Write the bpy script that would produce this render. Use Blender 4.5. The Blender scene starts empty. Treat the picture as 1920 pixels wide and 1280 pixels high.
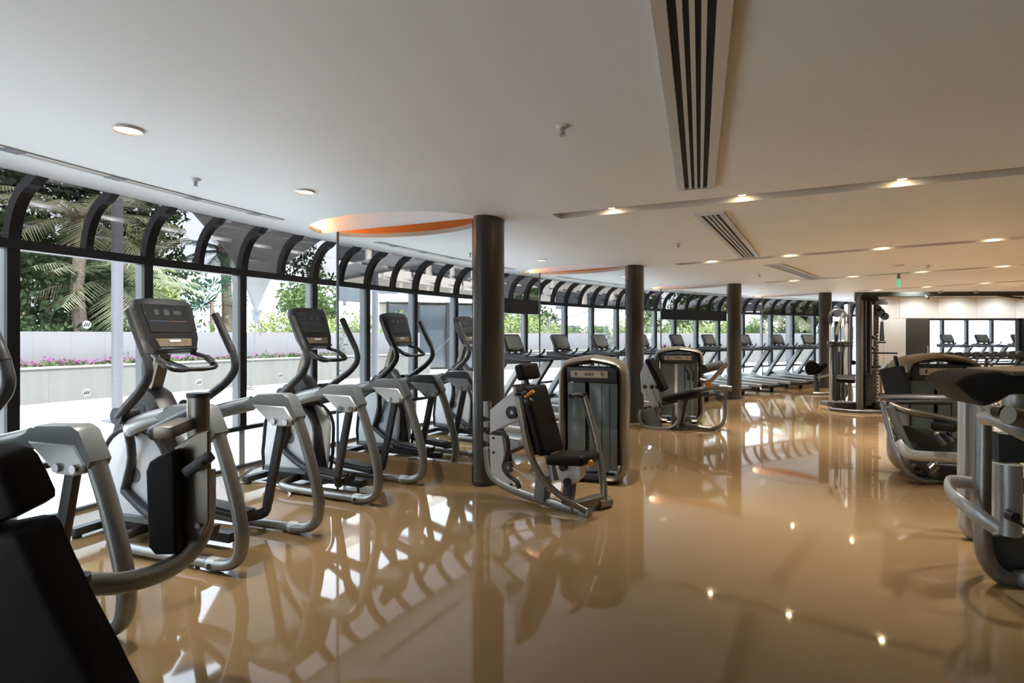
import bpy, bmesh, math, random
import numpy as np
from math import sin, cos, pi, radians as rad
from mathutils import Vector as V, Matrix as M
random.seed(7); rng = np.random.default_rng(7)
S = bpy.context.scene
COL = S.collection
# ---------------------------------------------------------------- camera, world, sun, exposure
F, YH, CAMZ = 1050.0, 627.0, 1.5
cam = bpy.data.objects.new('camera', bpy.data.cameras.new('camera')); COL.objects.link(cam)
cam.location = (0, 0, CAMZ); cam.rotation_euler = (pi/2, 0, 0)
cam.data.sensor_width = 36; cam.data.lens = 36*F/1920; cam.data.shift_y = -(640-YH)/1920
cam.data.clip_end = 500; cam.data.clip_start = .05
S.camera = cam
S.view_settings.view_transform = 'Standard'; S.view_settings.look = 'None'
S.view_settings.exposure = 1.15; S.view_settings.gamma = 1; S.view_settings.use_curve_mapping = False
W = bpy.data.worlds.new('sky'); S.world = W; W.use_nodes = True
bg = W.node_tree.nodes['Background']; bg.inputs[0].default_value = (.84, .95, 1.10, 1); bg.inputs[1].default_value = 2.5
sun = bpy.data.objects.new('sun', bpy.data.lights.new('sun', 'SUN')); COL.objects.link(sun)
sun.data.energy = 7.0; sun.data.angle = rad(1.5); sun.data.color = (1, .985, .96)
sun.rotation_euler = (rad(28), 0, rad(62))
S.cycles.max_bounces = 10; S.cycles.diffuse_bounces = 5; S.cycles.glossy_bounces = 6
S.cycles.transparent_max_bounces = 16; S.cycles.transmission_bounces = 4
S.cycles.sample_clamp_indirect = 6; S.cycles.caustics_reflective = False; S.cycles.caustics_refractive = False
# ---------------------------------------------------------------- geometry of the curved hall
CX, CY, RW = 21.2492, -4.4246, 26.595         # centre of the arc the window wall follows, its radius
TH0, DTH = .4367, .1939                       # first mirror fin and the step between fins
H = 2.68
def RP(R, t, z=0): return V((CX-R*cos(t), CY+R*sin(t), z))
def U(x, y, D): return V(((x-960)*D/F, D, CAMZ-(y-YH)*D/F))
def G(x, y, z=0): return U(x, y, (CAMZ-z)*F/(y-YH))
def planar(P0, d):                            # picture point -> point on a vertical plane through P0 along d, moved w sideways
    d = V((d[0], d[1])).normalized(); n = V((-d.y, d.x))
    def f(x, y, w=0):
        k = (x-960)/F; q = V((P0[0], P0[1]))+n*w
        D = (q.x*n.x+q.y*n.y)/(k*n.x+n.y)
        return U(x, y, D)
    return f
# ---------------------------------------------------------------- materials
MAT = {}
def mat(name, col, rough=.5, metal=0., noise=0., nscale=8., bump=0., ior=1.5, emit=None, estr=0, stretch=None, coat=0., spec=None):
    m = bpy.data.materials.new(name); m.use_nodes = True; nt = m.node_tree; b = nt.nodes['Principled BSDF']
    b.inputs['Base Color'].default_value = (*col, 1); b.inputs['Roughness'].default_value = rough
    b.inputs['Metallic'].default_value = metal; b.inputs['IOR'].default_value = ior
    b.inputs['Coat Weight'].default_value = coat
    if spec is not None: b.inputs['Specular IOR Level'].default_value = spec
    if emit: b.inputs['Emission Color'].default_value = (*emit, 1); b.inputs['Emission Strength'].default_value = estr
    if noise or bump:
        tc = nt.nodes.new('ShaderNodeTexCoord'); n = nt.nodes.new('ShaderNodeTexNoise'); n.inputs['Scale'].default_value = nscale
        n.inputs['Detail'].default_value = 5
        if stretch:
            mp = nt.nodes.new('ShaderNodeMapping'); mp.inputs['Scale'].default_value = stretch
            nt.links.new(tc.outputs['Object'], mp.inputs[0]); nt.links.new(mp.outputs[0], n.inputs[0])
        else: nt.links.new(tc.outputs['Object'], n.inputs[0])
        if noise:
            r = nt.nodes.new('ShaderNodeValToRGB')
            r.color_ramp.elements[0].position = .3; r.color_ramp.elements[1].position = .7
            r.color_ramp.elements[0].color = (*[c*(1-noise) for c in col], 1)
            r.color_ramp.elements[1].color = (*[min(1, c*(1+noise)) for c in col], 1)
            nt.links.new(n.outputs[0], r.inputs[0]); nt.links.new(r.outputs[0], b.inputs['Base Color'])
        if bump:
            bp = nt.nodes.new('ShaderNodeBump'); bp.inputs['Strength'].default_value = bump; bp.inputs['Distance'].default_value = .01
            nt.links.new(n.outputs[0], bp.inputs['Height']); nt.links.new(bp.outputs[0], b.inputs['Normal'])
    MAT[name] = m; return m
def schlick(nt, f0):
    g = nt.nodes.new('ShaderNodeNewGeometry'); d = nt.nodes.new('ShaderNodeVectorMath'); d.operation = 'DOT_PRODUCT'
    nt.links.new(g.outputs['Normal'], d.inputs[0]); nt.links.new(g.outputs['Incoming'], d.inputs[1])
    out = d.outputs['Value']
    for op, v in (('ABSOLUTE', None), ('SUBTRACT', 1), ('POWER', 5), ('MULTIPLY_ADD', 1-f0)):
        m = nt.nodes.new('ShaderNodeMath'); m.operation = op; m.use_clamp = op != 'ABSOLUTE'
        if op == 'SUBTRACT': m.inputs[0].default_value = 1; nt.links.new(out, m.inputs[1])
        else:
            nt.links.new(out, m.inputs[0])
            if v is not None: m.inputs[1].default_value = v
            if op == 'MULTIPLY_ADD': m.inputs[2].default_value = f0
        out = m.outputs[0]
    return out
def glassmat(name, tint, refl):
    m = bpy.data.materials.new(name); m.use_nodes = True; nt = m.node_tree; nt.nodes.clear()
    o = nt.nodes.new('ShaderNodeOutputMaterial'); t = nt.nodes.new('ShaderNodeBsdfTransparent'); g = nt.nodes.new('ShaderNodeBsdfGlossy')
    x = nt.nodes.new('ShaderNodeMixShader'); fr = schlick(nt, refl)
    t.inputs[0].default_value = (*tint, 1); g.inputs['Roughness'].default_value = .01; g.inputs[0].default_value = (.9, .9, .9, 1)
    nt.links.new(fr, x.inputs[0]); nt.links.new(t.outputs[0], x.inputs[1]); nt.links.new(g.outputs[0], x.inputs[2])
    nt.links.new(x.outputs[0], o.inputs[0]); MAT[name] = m; return m
def leafmat(name, col, var=.35, trans=.35):
    m = bpy.data.materials.new(name); m.use_nodes = True; nt = m.node_tree; nt.nodes.clear()
    o = nt.nodes.new('ShaderNodeOutputMaterial'); d = nt.nodes.new('ShaderNodeBsdfDiffuse'); t = nt.nodes.new('ShaderNodeBsdfTranslucent')
    x = nt.nodes.new('ShaderNodeMixShader'); x.inputs[0].default_value = trans
    gm = nt.nodes.new('ShaderNodeNewGeometry'); r = nt.nodes.new('ShaderNodeValToRGB')
    r.color_ramp.elements[0].color = (*[c*(1-var) for c in col], 1); r.color_ramp.elements[1].color = (*[min(1, c*(1+var)) for c in col], 1)
    nt.links.new(gm.outputs['Random Per Island'], r.inputs[0])
    nt.links.new(r.outputs[0], d.inputs[0]); nt.links.new(r.outputs[0], t.inputs[0])
    nt.links.new(d.outputs[0], x.inputs[1]); nt.links.new(t.outputs[0], x.inputs[2]); nt.links.new(x.outputs[0], o.inputs[0])
    MAT[name] = m; return m
mat('floor', (.228, .147, .072), .04, noise=.05, nscale=.7, bump=.02, ior=1.6)
mat('ceiling', (.885, .92, .935), .6, noise=.012, nscale=1.5)
mat('plaster', (.74, .72, .66), .7, noise=.06, nscale=3)
mat('concrete_wall', (.80, .80, .76), .55, noise=.08, nscale=2.2, stretch=(1, 1, .25))
mat('dark_panel', (.055, .05, .042), .35, noise=.15, nscale=6, stretch=(1, 1, .2))
mat('black_frame', (.008, .008, .009), .45)
mat('grey_frame', (.16, .17, .18), .4, metal=.5)
mat('pale_frame', (.55, .58, .62), .35)
mat('column', (.068, .062, .053), .3, metal=.5, noise=.06, nscale=3, stretch=(1, 1, .1))
mat('mirror', (.86, .88, .87), .012, metal=1)
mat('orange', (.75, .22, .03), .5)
mat('trough', (.66, .62, .58), .6)
mat('alu', (.62, .62, .62), .4, metal=.35)
mat('slot_black', (.012, .012, .013), .7)
mat('silver', (.25, .25, .24), .32, metal=.75, noise=.05, nscale=30)
mat('silver_light', (.46, .47, .465), .35, metal=.5)
mat('bronze_silver', (.24, .215, .18), .3, metal=.8)
mat('chrome', (.36, .36, .36), .25, metal=1)
mat('charcoal', (.03, .032, .036), .4)
mat('black_plastic', (.014, .014, .016), .38)
mat('rubber', (.018, .018, .019), .65, bump=.1, nscale=60)
mat('vinyl', (.007, .006, .006), .5, bump=.06, nscale=90, spec=.15)
mat('grey_vinyl', (.024, .026, .027), .55, bump=.06, nscale=90, spec=.2)
mat('white_plastic', (.84, .88, .92), .3)
mat('grey_plastic', (.13, .145, .15), .4)
mat('badge', (.20, .21, .21), .45)
mat('screen', (.035, .038, .042), .12)
mat('screen_sheen', (.19, .205, .195), .2)  # paler copy of the screen, reflected light put into its colour
mat('icon', (.06, .07, .075), .4)
mat('icon_blue', (.08, .09, .22), .4)
mat('icon_red', (.22, .09, .09), .4)
mat('keypad', (.20, .15, .10), .45, noise=.3, nscale=60)
mat('label', (.62, .53, .42), .45)
mat('ink', (.03, .028, .025), .5)
mat('tower_panel', (.16, .205, .205), .18, noise=.05, nscale=4)
mat('tower_dark', (.05, .062, .066), .25)
mat('orange_knob', (.72, .30, .04), .4)
mat('belt', (.03, .03, .032), .6)
mat('hood', (.42, .47, .48), .35)
mat('terrace', (.57, .567, .565), .7, noise=.05, nscale=1.2)
mat('planter', (.10, .098, .09), .8, noise=.09, nscale=5, stretch=(1, 1, .06), bump=.2)
mat('coping', (.17, .165, .155), .7)
mat('soil', (.06, .045, .03), .9)
mat('fence', (.132, .127, .135), .6, noise=.03, nscale=2)
mat('pole', (.10, .10, .11), .45)
mat('sail', (.17, .175, .175), .8)
mat('bark', (.16, .12, .09), .9, noise=.3, nscale=12, bump=.5)
mat('facade', (.72, .68, .62), .8, noise=.04, nscale=2)
mat('facade_glass', (.06, .07, .08), .1)
mat('white_paint', (.75, .75, .73), .5)
mat('lamp_glow', (1, .9, .75), .5, emit=(1, .80, .50), estr=1.3)
mat('spot_glow', (1, .9, .75), .5, emit=(1, .78, .48), estr=40)
mat('exit_green', (.05, .45, .28), .4, emit=(.15, .75, .5), estr=.3)
mat('cable_white', (.7, .7, .68), .4)
mat('steel_plate', (.05, .05, .052), .4, metal=.4)
glassmat('glass', (.975, .985, .98), .02)
glassmat('tinted', (.20, .185, .18), .03)
leafmat('sticker', (.75, .75, .73), .0, .75)
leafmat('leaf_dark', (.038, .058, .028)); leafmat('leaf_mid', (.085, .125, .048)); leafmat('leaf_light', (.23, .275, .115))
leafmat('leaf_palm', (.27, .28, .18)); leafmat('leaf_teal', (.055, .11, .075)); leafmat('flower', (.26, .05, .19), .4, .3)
def frosted():
    m = bpy.data.materials.new('frosted'); m.use_nodes = True; nt = m.node_tree; nt.nodes.clear()
    o = nt.nodes.new('ShaderNodeOutputMaterial'); t = nt.nodes.new('ShaderNodeBsdfTranslucent'); g = nt.nodes.new('ShaderNodeBsdfGlossy')
    p = nt.nodes.new('ShaderNodeBsdfTransparent'); x0 = nt.nodes.new('ShaderNodeMixShader'); x0.inputs[0].default_value = .30
    x = nt.nodes.new('ShaderNodeMixShader'); fr = schlick(nt, .045)
    t.inputs[0].default_value = (.93, .95, .95, 1); g.inputs['Roughness'].default_value = .08; p.inputs[0].default_value = (.9, .93, .92, 1)
    nt.links.new(t.outputs[0], x0.inputs[1]); nt.links.new(p.outputs[0], x0.inputs[2])
    nt.links.new(fr, x.inputs[0]); nt.links.new(x0.outputs[0], x.inputs[1]); nt.links.new(g.outputs[0], x.inputs[2])
    nt.links.new(x.outputs[0], o.inputs[0]); MAT['frosted'] = m
frosted()
# ---------------------------------------------------------------- mesh helpers
class MB:
    def __init__(s): s.b = bmesh.new()
    def add(s, fn):
        t = bmesh.new(); fn(t); me = bpy.data.meshes.new('t'); t.to_mesh(me); t.free(); s.b.from_mesh(me); bpy.data.meshes.remove(me); return s
    def box(s, c, size, rot=None, bev=0, seg=2):
        def f(t):
            bmesh.ops.create_cube(t, size=1)
            bmesh.ops.scale(t, vec=size, verts=t.verts)
            if bev: bmesh.ops.bevel(t, geom=t.edges[:], offset=bev, segments=seg, profile=.6, affect='EDGES')
            m = rot.to_4x4() if rot is not None else M.Identity(4)
            bmesh.ops.transform(t, matrix=M.Translation(V(c)) @ m, verts=t.verts)
        return s.add(f)
    def bar(s, p, q, w, h, up=(0, 0, 1), bev=0):
        p, q = V(p), V(q); y = (q-p); L = y.length; y = y/L; z = V(up); x = y.cross(z)
        if x.length < 1e-4: x = V((1, 0, 0))
        x.normalize(); z = x.cross(y)
        return s.box((p+q)/2, (w, L, h), M((x, y, z)).transposed(), bev)
    def cyl(s, p, q, r, r2=None, n=14):
        p, q = V(p), V(q); d = q-p
        def f(t):
            bmesh.ops.create_cone(t, cap_ends=True, segments=n, radius1=r, radius2=r if r2 is None else r2, depth=d.length)
            bmesh.ops.transform(t, matrix=M.Translation((p+q)/2) @ d.to_track_quat('Z', 'Y').to_matrix().to_4x4(), verts=t.verts)
        return s.add(f)
    def ball(s, c, r, sc=(1, 1, 1), n=12):
        def f(t):
            bmesh.ops.create_uvsphere(t, u_segments=n, v_segments=max(6, n//2+2), radius=r)
            bmesh.ops.transform(t, matrix=M.Translation(V(c)) @ M.Diagonal((*sc, 1)), verts=t.verts)
        return s.add(f)
    def tube(s, pts, r, n=10, sub=4, closed=False, flat=None, up=None):
        P = [V(p) for p in pts]
        if sub > 1 and len(P) > 2:
            Q = []; N = len(P); rg = range(N if closed else N-1)
            for i in rg:
                a = P[(i-1) % N] if closed or i > 0 else P[0]*2-P[1]
                b, c = P[i], P[(i+1) % N]
                d = P[(i+2) % N] if closed or i+2 < N else P[-1]*2-P[-2]
                ta = max((b-a).length, 1e-6)**.5; tb = max((c-b).length, 1e-6)**.5; tc = max((d-c).length, 1e-6)**.5
                m1 = ((b-a)/ta-(c-a)/(ta+tb)+(c-b)/tb)*tb; m2 = ((c-b)/tb-(d-b)/(tb+tc)+(d-c)/tc)*tb
                for k in range(sub):
                    u = k/sub; u2 = u*u; u3 = u2*u
                    Q.append(b*(2*u3-3*u2+1)+m1*(u3-2*u2+u)+c*(-2*u3+3*u2)+m2*(u3-u2))
            if not closed: Q.append(P[-1])
            P = Q
        N = len(P); b = s.b; rings = []; nv = None
        for i in range(N):
            t = (P[(i+1) % N]-P[(i-1) % N]) if closed else (P[min(i+1, N-1)]-P[max(i-1, 0)])
            t.normalize()
            if up is not None: x = V(up)-t*t.dot(V(up))
            elif nv is None: x = t.orthogonal()
            else: x = nv-t*nv.dot(t)
            if x.length < 1e-5: x = t.orthogonal()
            x.normalize(); nv = x; y = t.cross(x)
            rr = r[min(i*len(r)//N, len(r)-1)] if isinstance(r, (list, tuple)) else r
            fy = flat or 1
            rings.append([b.verts.new(P[i]+(x*cos(2*pi*k/n)+y*sin(2*pi*k/n)*fy)*rr) for k in range(n)])
        for i in range(N if closed else N-1):
            A, B = rings[i], rings[(i+1) % N]
            for k in range(n): b.faces.new((A[k], A[(k+1) % n], B[(k+1) % n], B[k]))
        if not closed: b.faces.new(rings[0][::-1]); b.faces.new(rings[-1])
        return s
    def prism(s, poly, vec, bev=0, seg=2):
        vec = V(vec)
        def f(t):
            a = [t.verts.new(V(p)-vec/2) for p in poly]; c = [t.verts.new(V(p)+vec/2) for p in poly]; n = len(a)
            t.faces.new(a[::-1]); t.faces.new(c)
            for k in range(n): t.faces.new((a[k], a[(k+1) % n], c[(k+1) % n], c[k]))
            bmesh.ops.recalc_face_normals(t, faces=t.faces)
            if bev:
                es = [e for e in t.edges if any(len(fc.verts) == n and n != 4 for fc in e.link_faces)] if n != 4 else t.edges[:]
                bmesh.ops.bevel(t, geom=es, offset=bev, segments=seg, affect='EDGES', profile=.6)
        return s.add(f)
    def disc(s, c, nrm, r, h=.004, n=20): n_ = V(nrm).normalized()*h/2; return s.cyl(V(c)-n_, V(c)+n_, r, n=n)
    def face(s, pts): s.b.faces.new([s.b.verts.new(V(p)) for p in pts]); return s
    def mesh(s, name, m, smooth=True):
        bmesh.ops.recalc_face_normals(s.b, faces=s.b.faces)
        me = bpy.data.meshes.new(name); s.b.to_mesh(me); s.b.free()
        me.materials.append(MAT[m])
        if smooth:
            for p in me.polygons: p.use_smooth = True
            try: me.set_sharp_from_angle(angle=rad(38))
            except Exception: pass
        return me
    def obj(s, name, m, parent=None, smooth=True):
        return link(name, s.mesh(name, m, smooth), parent)
def link(name, me, parent=None, world=True):
    o = bpy.data.objects.new(name, me); COL.objects.link(o)
    if parent is not None:
        o.parent = parent
        if parent.get('_w'):                       # children written in world coordinates
            o.matrix_parent_inverse = parent_inv(parent)
    return o
def parent_inv(p):
    m = M.Translation(p.location) @ p.rotation_euler.to_matrix().to_4x4()
    q = p.parent
    return m.inverted()
def tag(o, label=None, cat=None, group=None, kind=None):
    for k, v in (('label', label), ('category', cat), ('group', group), ('kind', kind)):
        if v: o[k] = v
    return o
def thing(name, label, cat, loc=(0, 0, 0), rz=0, group=None, world=False, kind=None):
    o = bpy.data.objects.new(name, None); COL.objects.link(o); o.location = loc; o.rotation_euler = (0, 0, rz)
    o.empty_display_size = .1
    if world: o['_w'] = 1
    return tag(o, label, cat, group, kind)
def struct(name, mb, m, smooth=False): return tag(mb.obj(name, m, None, smooth), kind='structure')
def dup(o, parent=None):
    c = o.copy(); COL.objects.link(c)
    if parent is not None: c.parent = parent
    for ch in list(o.children): dup(ch, c)
    return c
def place(o, R, t, z=0): o.location = RP(R, t, z); o.rotation_euler = (0, 0, pi/2-t); return o
def Rz(a): return M.Rotation(a, 3, 'Z')
def Rx(a): return M.Rotation(a, 3, 'X')
def arc(R, a, b, n, z=0): return [RP(R, a+(b-a)*k/n, z) for k in range(n+1)]
def filled(outer, holes, z):
    """flat polygon with holes, as a mesh"""
    cu = bpy.data.curves.new('fill', 'CURVE'); cu.dimensions = '2D'; cu.fill_mode = 'BOTH'
    for ring in [outer]+holes:
        sp = cu.splines.new('POLY'); sp.points.add(len(ring)-1); sp.use_cyclic_u = True
        for p, q in zip(sp.points, ring): p.co = (q[0], q[1], 0, 1)
    o = bpy.data.objects.new('fill', cu); COL.objects.link(o)
    dg = bpy.context.evaluated_depsgraph_get(); me = bpy.data.meshes.new_from_object(o.evaluated_get(dg))
    bpy.data.objects.remove(o); bpy.data.curves.remove(cu)
    me.transform(M.Translation((0, 0, z))); me.materials.clear(); return me
# ================================================================ THE SETTING
ARC0, ARC1 = -.16, 1.53
XR, YB = 19.8, -8.4
slab = arc(RW-.34, ARC0, ARC1, 90)
room_poly = [(p.x, p.y) for p in slab]+[(XR, 22.2), (XR, YB)]
floor_poly = [(p.x, p.y) for p in arc(RW+.06, ARC0, ARC1, 90)]+[(XR, 22.2), (XR, YB)]
fm = filled(floor_poly, [], 0); fm.name = 'floor'; fm.materials.append(MAT['floor'])
tag(link('floor', fm), kind='structure')
RECC, RECL, RECW = 24.87, 1.05, .64
def fin_axes(k):
    t = TH0+k*DTH; return t, V((-cos(t), sin(t), 0)), V((sin(t), cos(t), 0))
def rec_arc(k, gr=0, n=28):
    t, e, g = fin_axes(k); o = RP(RECC, t)
    return [o+e*(RECL+gr)*cos(pi*i/n)-g*(RECW+gr)*sin(pi*i/n) for i in range(n+1)]
TR0, TR1, TRW, TRD = 23.1, 13.6, .125, .17
def trough_quad(k):
    t = TH0+.0125+k*DTH; e, g = V((-cos(t), sin(t), 0)), V((sin(t), cos(t), 0))
    a, b = RP(TR0 if k < 4 else 22.6, t), RP(TR1, t)
    return a, b, e, g, [a-g*TRW, a+g*TRW, b+g*TRW, b-g*TRW]
holes = [rec_arc(k) for k in range(4)]+[trough_quad(k)[4] for k in range(5)]
cm = filled(room_poly, holes, H); cm.name = 'ceiling'; cm.materials.append(MAT['ceiling'])
ceiling = tag(link('ceiling', cm), kind='structure')
# the roof slab over it, and the edge of the slab along the glass
mb = MB()
for i in range(90):
    a, b = slab[i], slab[i+1]; mb.face([a+V((0, 0, H)), b+V((0, 0, H)), b+V((0, 0, H+.55)), a+V((0, 0, H+.55))])
mb.obj('ceiling_edge', 'ceiling', ceiling, False)
rf = filled(room_poly, [], H+.55); rf.materials.append(MAT['plaster']); link('roof_deck', rf, ceiling)
for k in range(4):
    A = rec_arc(k); B = rec_arc(k, .12)
    m1, m2, m3, m4 = MB(), MB(), MB(), MB(); up = V((0, 0, 1))
    for i in range(len(A)-1):
        m1.face([A[i]+up*H, A[i+1]+up*H, A[i+1]+up*(H+.05), A[i]+up*(H+.05)])
        m1.face([A[i]+up*(H+.05), A[i+1]+up*(H+.05), B[i+1]+up*(H+.05), B[i]+up*(H+.05)])
        m2.face([B[i]+up*(H+.05), B[i+1]+up*(H+.05), B[i+1]+up*(H+.30), B[i]+up*(H+.30)])
    m3.b.faces.new([m3.b.verts.new(p+up*(H+.30)) for p in B])
    t, e, g = fin_axes(k)
    m4.face([B[0]+up*H+g*.002, B[-1]+up*H+g*.002, B[-1]+up*(H+.3)+g*.002, B[0]+up*(H+.3)+g*.002])
    lp = RP(RECC, t)+e*(RECL+.07)-g*.04+up*(H+.11)
    l = bpy.data.lights.new('recess_lamp', 'POINT'); l.energy = 3.0; l.color = (1, .72, .36); l.shadow_soft_size = .03
    lo = bpy.data.objects.new('recess_lamp', l); COL.objects.link(lo); lo.parent = ceiling; lo.location = lp
    m1.obj('recess_rim', 'trough', ceiling); m2.obj('recess_wall', 'orange', ceiling)
    m3.obj('recess_top', 'ceiling', ceiling); m4.obj('recess_back', 'ceiling', ceiling)
for k in range(5):
    a, b, e, g, q = trough_quad(k); mb = MB()
    for i in range(4):
        p, r = q[i], q[(i+1) % 4]; mb.face([p+up*H, r+up*H, r+up*(H+TRD), p+up*(H+TRD)])
    mb.face([p+up*(H+TRD) for p in q]); mb.obj('light_trough', 'trough', ceiling, False)
# walls
def wallbox(name, p, q, z0, z1, m, th=.16):
    p, q = V((*p, 0)), V((*q, 0)); mb = MB(); mb.bar(p+V((0, 0, (z0+z1)/2)), q+V((0, 0, (z0+z1)/2)), th, z1-z0)
    return struct(name, mb, m)
wallbox('wall_right', (XR, YB), (XR, 22.6), 0, H+.5, 'plaster')
wallbox('wall_rear', (-6.2, YB), (XR, YB), 0, H+.5, 'plaster')
YW = 17.5; ZL, ZS = 2.0, .55                                      # back wall with its glazed opening
mb = MB(); mb.box((11.6, YW+.1, H/2), (1.4, .2, H)); mb.box((17.85, YW+.1, H/2), (3.9, .2, H))
mb.box((14.1, YW+.1, (H+ZL)/2), (3.6, .2, H-ZL)); mb.box((14.45, YW+.1, ZS/2), (2.9, .2, ZS))
wb = struct('wall_back', mb, 'plaster')
pm = MB().box((0, 0, 0), (1.19, .02, .66), bev=.004).mesh('wall_panel', 'concrete_wall', False)
pl = MB().box((0, 0, 0), (.69, .02, 1.99), bev=.004).mesh('wall_panel', 'concrete_wall', False)
for i in range(8): o = link('wall_panel', pm, wb); o.location = (11.5+1.2*i, YW-.011, 2.34)
for i in range(2): o = link('wall_panel', pl, wb); o.location = (11.25+.7*i, YW-.011, 1.0)
for i in range(5): o = link('wall_panel', pl, wb); o.location = (16.25+.7*i, YW-.011, 1.0)
d = MB().box((12.65, YW-.02, ZL/2), (.69, .05, ZL), bev=.004).obj('door_1', 'dark_panel'); tag(d, kind='structure')
mb = MB(); mb.cyl((12.93, YW-.09, .9), (12.93, YW-.09, 1.15), .012); mb.cyl((12.93, YW-.09, .92), (12.93, YW-.04, .92), .008); mb.cyl((12.93, YW-.09, 1.13), (12.93, YW-.04, 1.13), .008)
mb.obj('door_handle', 'alu', d)
mb = MB()
for x in (13.03, 15.87): mb.box((x, YW+.06, (ZL+ZS)/2), (.06, .12, ZL-ZS))
for z in (ZS+.03, ZL-.03): mb.box((14.45, YW+.06, z), (2.9, .12, .06))
w0 = struct('window_1', mb, 'black_frame')
MB().box((14.45, YW+.06, (ZL+ZS)/2), (2.8, .01, ZL-ZS-.06)).obj('pane', 'glass', w0, False)
MB().box((15.95, YW-.02, 1.0), (.1, .05, 2.0)).obj('window_post', 'black_frame', w0, False)
# ---- window wall along the arc: one window per mullion bay
TM, DM = .3352, .0205; HW = RW*math.tan(DM); ZT, ZR = 2.198, .44
IN = .363; RISE = H-ZT
def rib_mesh(name, w):
    mb = MB(); pts = []; n = 9
    for i in range(n+1):
        a = pi/2*i/n; pts.append((-IN*(1-cos(a)), ZT+RISE*sin(a)))
    out = [(p[0]+.03*cos(pi/2*i/n), p[1]+.03*sin(pi/2*i/n)) for i, p in enumerate(pts)]
    inn = [(p[0]-.05*cos(pi/2*i/n), min(H-.001, p[1]-.05*sin(pi/2*i/n))) for i, p in enumerate(pts)]
    inn[-1] = (inn[-1][0]-.02, H+.002); out[-1] = (out[-1][0], H+.002)
    for i in range(n):
        A = [out[i], out[i+1], inn[i+1], inn[i]]
        mb.face([(w/2, *q) for q in A]); mb.face([(-w/2, *q) for q in A[::-1]])
        mb.face([(-w/2, *inn[i]), (-w/2, *inn[i+1]), (w/2, *inn[i+1]), (w/2, *inn[i])])
        mb.face([(-w/2, *out[i]), (w/2, *out[i]), (w/2, *out[i+1]), (-w/2, *out[i+1])])
    bmesh.ops.remove_doubles(mb.b, verts=mb.b.verts, dist=1e-5)
    return mb.mesh(name, 'black_frame', False)
RIB1, RIB2 = rib_mesh('rib', .085), rib_mesh('rib', .062)
mb = MB(); n = 9
for i in range(n):
    a, b = pi/2*i/n, pi/2*(i+1)/n
    p, q = (-IN*(1-cos(a)), ZT+RISE*sin(a)), (-IN*(1-cos(b)), ZT+RISE*sin(b))
    mb.face([(0, *p), (HW, *p), (HW*(1-.014*(i+1)/n), *q), (0, *q)])
bmesh.ops.remove_doubles(mb.b, verts=mb.b.verts, dist=1e-5)
CURV = mb.mesh('curved_pane', 'tinted'); 
MUL = MB().box((0, -.015, (ZT+ZR)/2), (.085, .04, ZT-ZR)).mesh('mullion', 'black_frame', False)
MLIT = MB().box((0, .055, (ZT+ZR)/2), (.07, .10, ZT-ZR)).mesh('mullion_lit_side', 'grey_frame', False)  # outer half greyed to stand for the mullion's side lit from outside
MLOW = MB().box((0, .03, ZR/2), (.07, .08, ZR-.03)).mesh('lower_mullion', 'pale_frame', False)
TRA = MB().box((0, 0, ZT), (2*HW+.02, .10, .075)).mesh('transom', 'black_frame', False)
LIN = MB().box((0, -.05, ZT-.12), (2*HW+.02, .2, .3)).mesh('door_lintel', 'black_frame', False)
RAIL = MB().box((0, 0, ZR), (2*HW+.02, .07, .045)).mesh('rail', 'black_frame', False)
SILL = MB().box((0, .02, .015), (2*HW+.02, .12, .03)).mesh('sill', 'grey_frame', False)
PANE = MB().box((0, 0, (ZT+ZR)/2), (2*HW-.06, .01, ZT-ZR-.1)).mesh('pane', 'glass', False)
SPAN = MB().box((0, 0, ZR/2), (2*HW-.05, .012, ZR-.05)).mesh('spandrel_pane', 'frosted', False)
dot = MB().disc((0, 0, 0), (0, 1, 0), .036, .003, 24).mesh('window_sticker', 'sticker', False)
mb = MB()
for x in (-.017, 0, .017):
    mb.prism([(x-.012, -.003, -.014), (x-.002, -.003, -.014), (x+.010, -.003, .016), (x+.005, -.003, .016)], (0, .002, 0))
stroke = mb.mesh('sticker_mark', 'ink', False)
for i in range(-12, 29):
    tc = TM+(2*i+1)*DM
    w = bpy.data.objects.new('window_%d' % (i+14), TRA if not .635 < tc < .77 else LIN); COL.objects.link(w); tag(w, kind='structure'); place(w, RW, tc)
    for nm, me, x in (('rib', RIB1, -HW), ('rib', RIB2, 0), ('curved_pane', CURV, 0), ('curved_pane', CURV, -HW), ('mullion', MUL, -HW), ('mullion_lit_side', MLIT, -HW),
                      ('lower_mullion', MLOW, -HW), ('rail', RAIL, 0), ('sill', SILL, 0), ('pane', PANE, 0), ('spandrel_pane', SPAN, 0)):
        o = link(nm, me, w); o.location = (x, 0, 0)
    if i in (-3, -2, 0, 1, 2):
        where = {-3: 'fourth', -2: 'third', 0: 'first', 1: 'second', 2: 'third'}[i]
        for z, hl in ((1.585, 'eye level'), (1.0, 'knee level')):
            s = bpy.data.objects.new('window_sticker', dot); COL.objects.link(s); place(s, RW-.012, tc, z)
            side = 'right of the leftmost mullion' if i >= 0 else 'left of the leftmost mullion'
            tag(s, 'round white sticker at %s on %s pane %s' % (hl, where, side), 'sticker', 'safety stickers on the window panes')
            link('sticker_mark', stroke, s)
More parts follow.
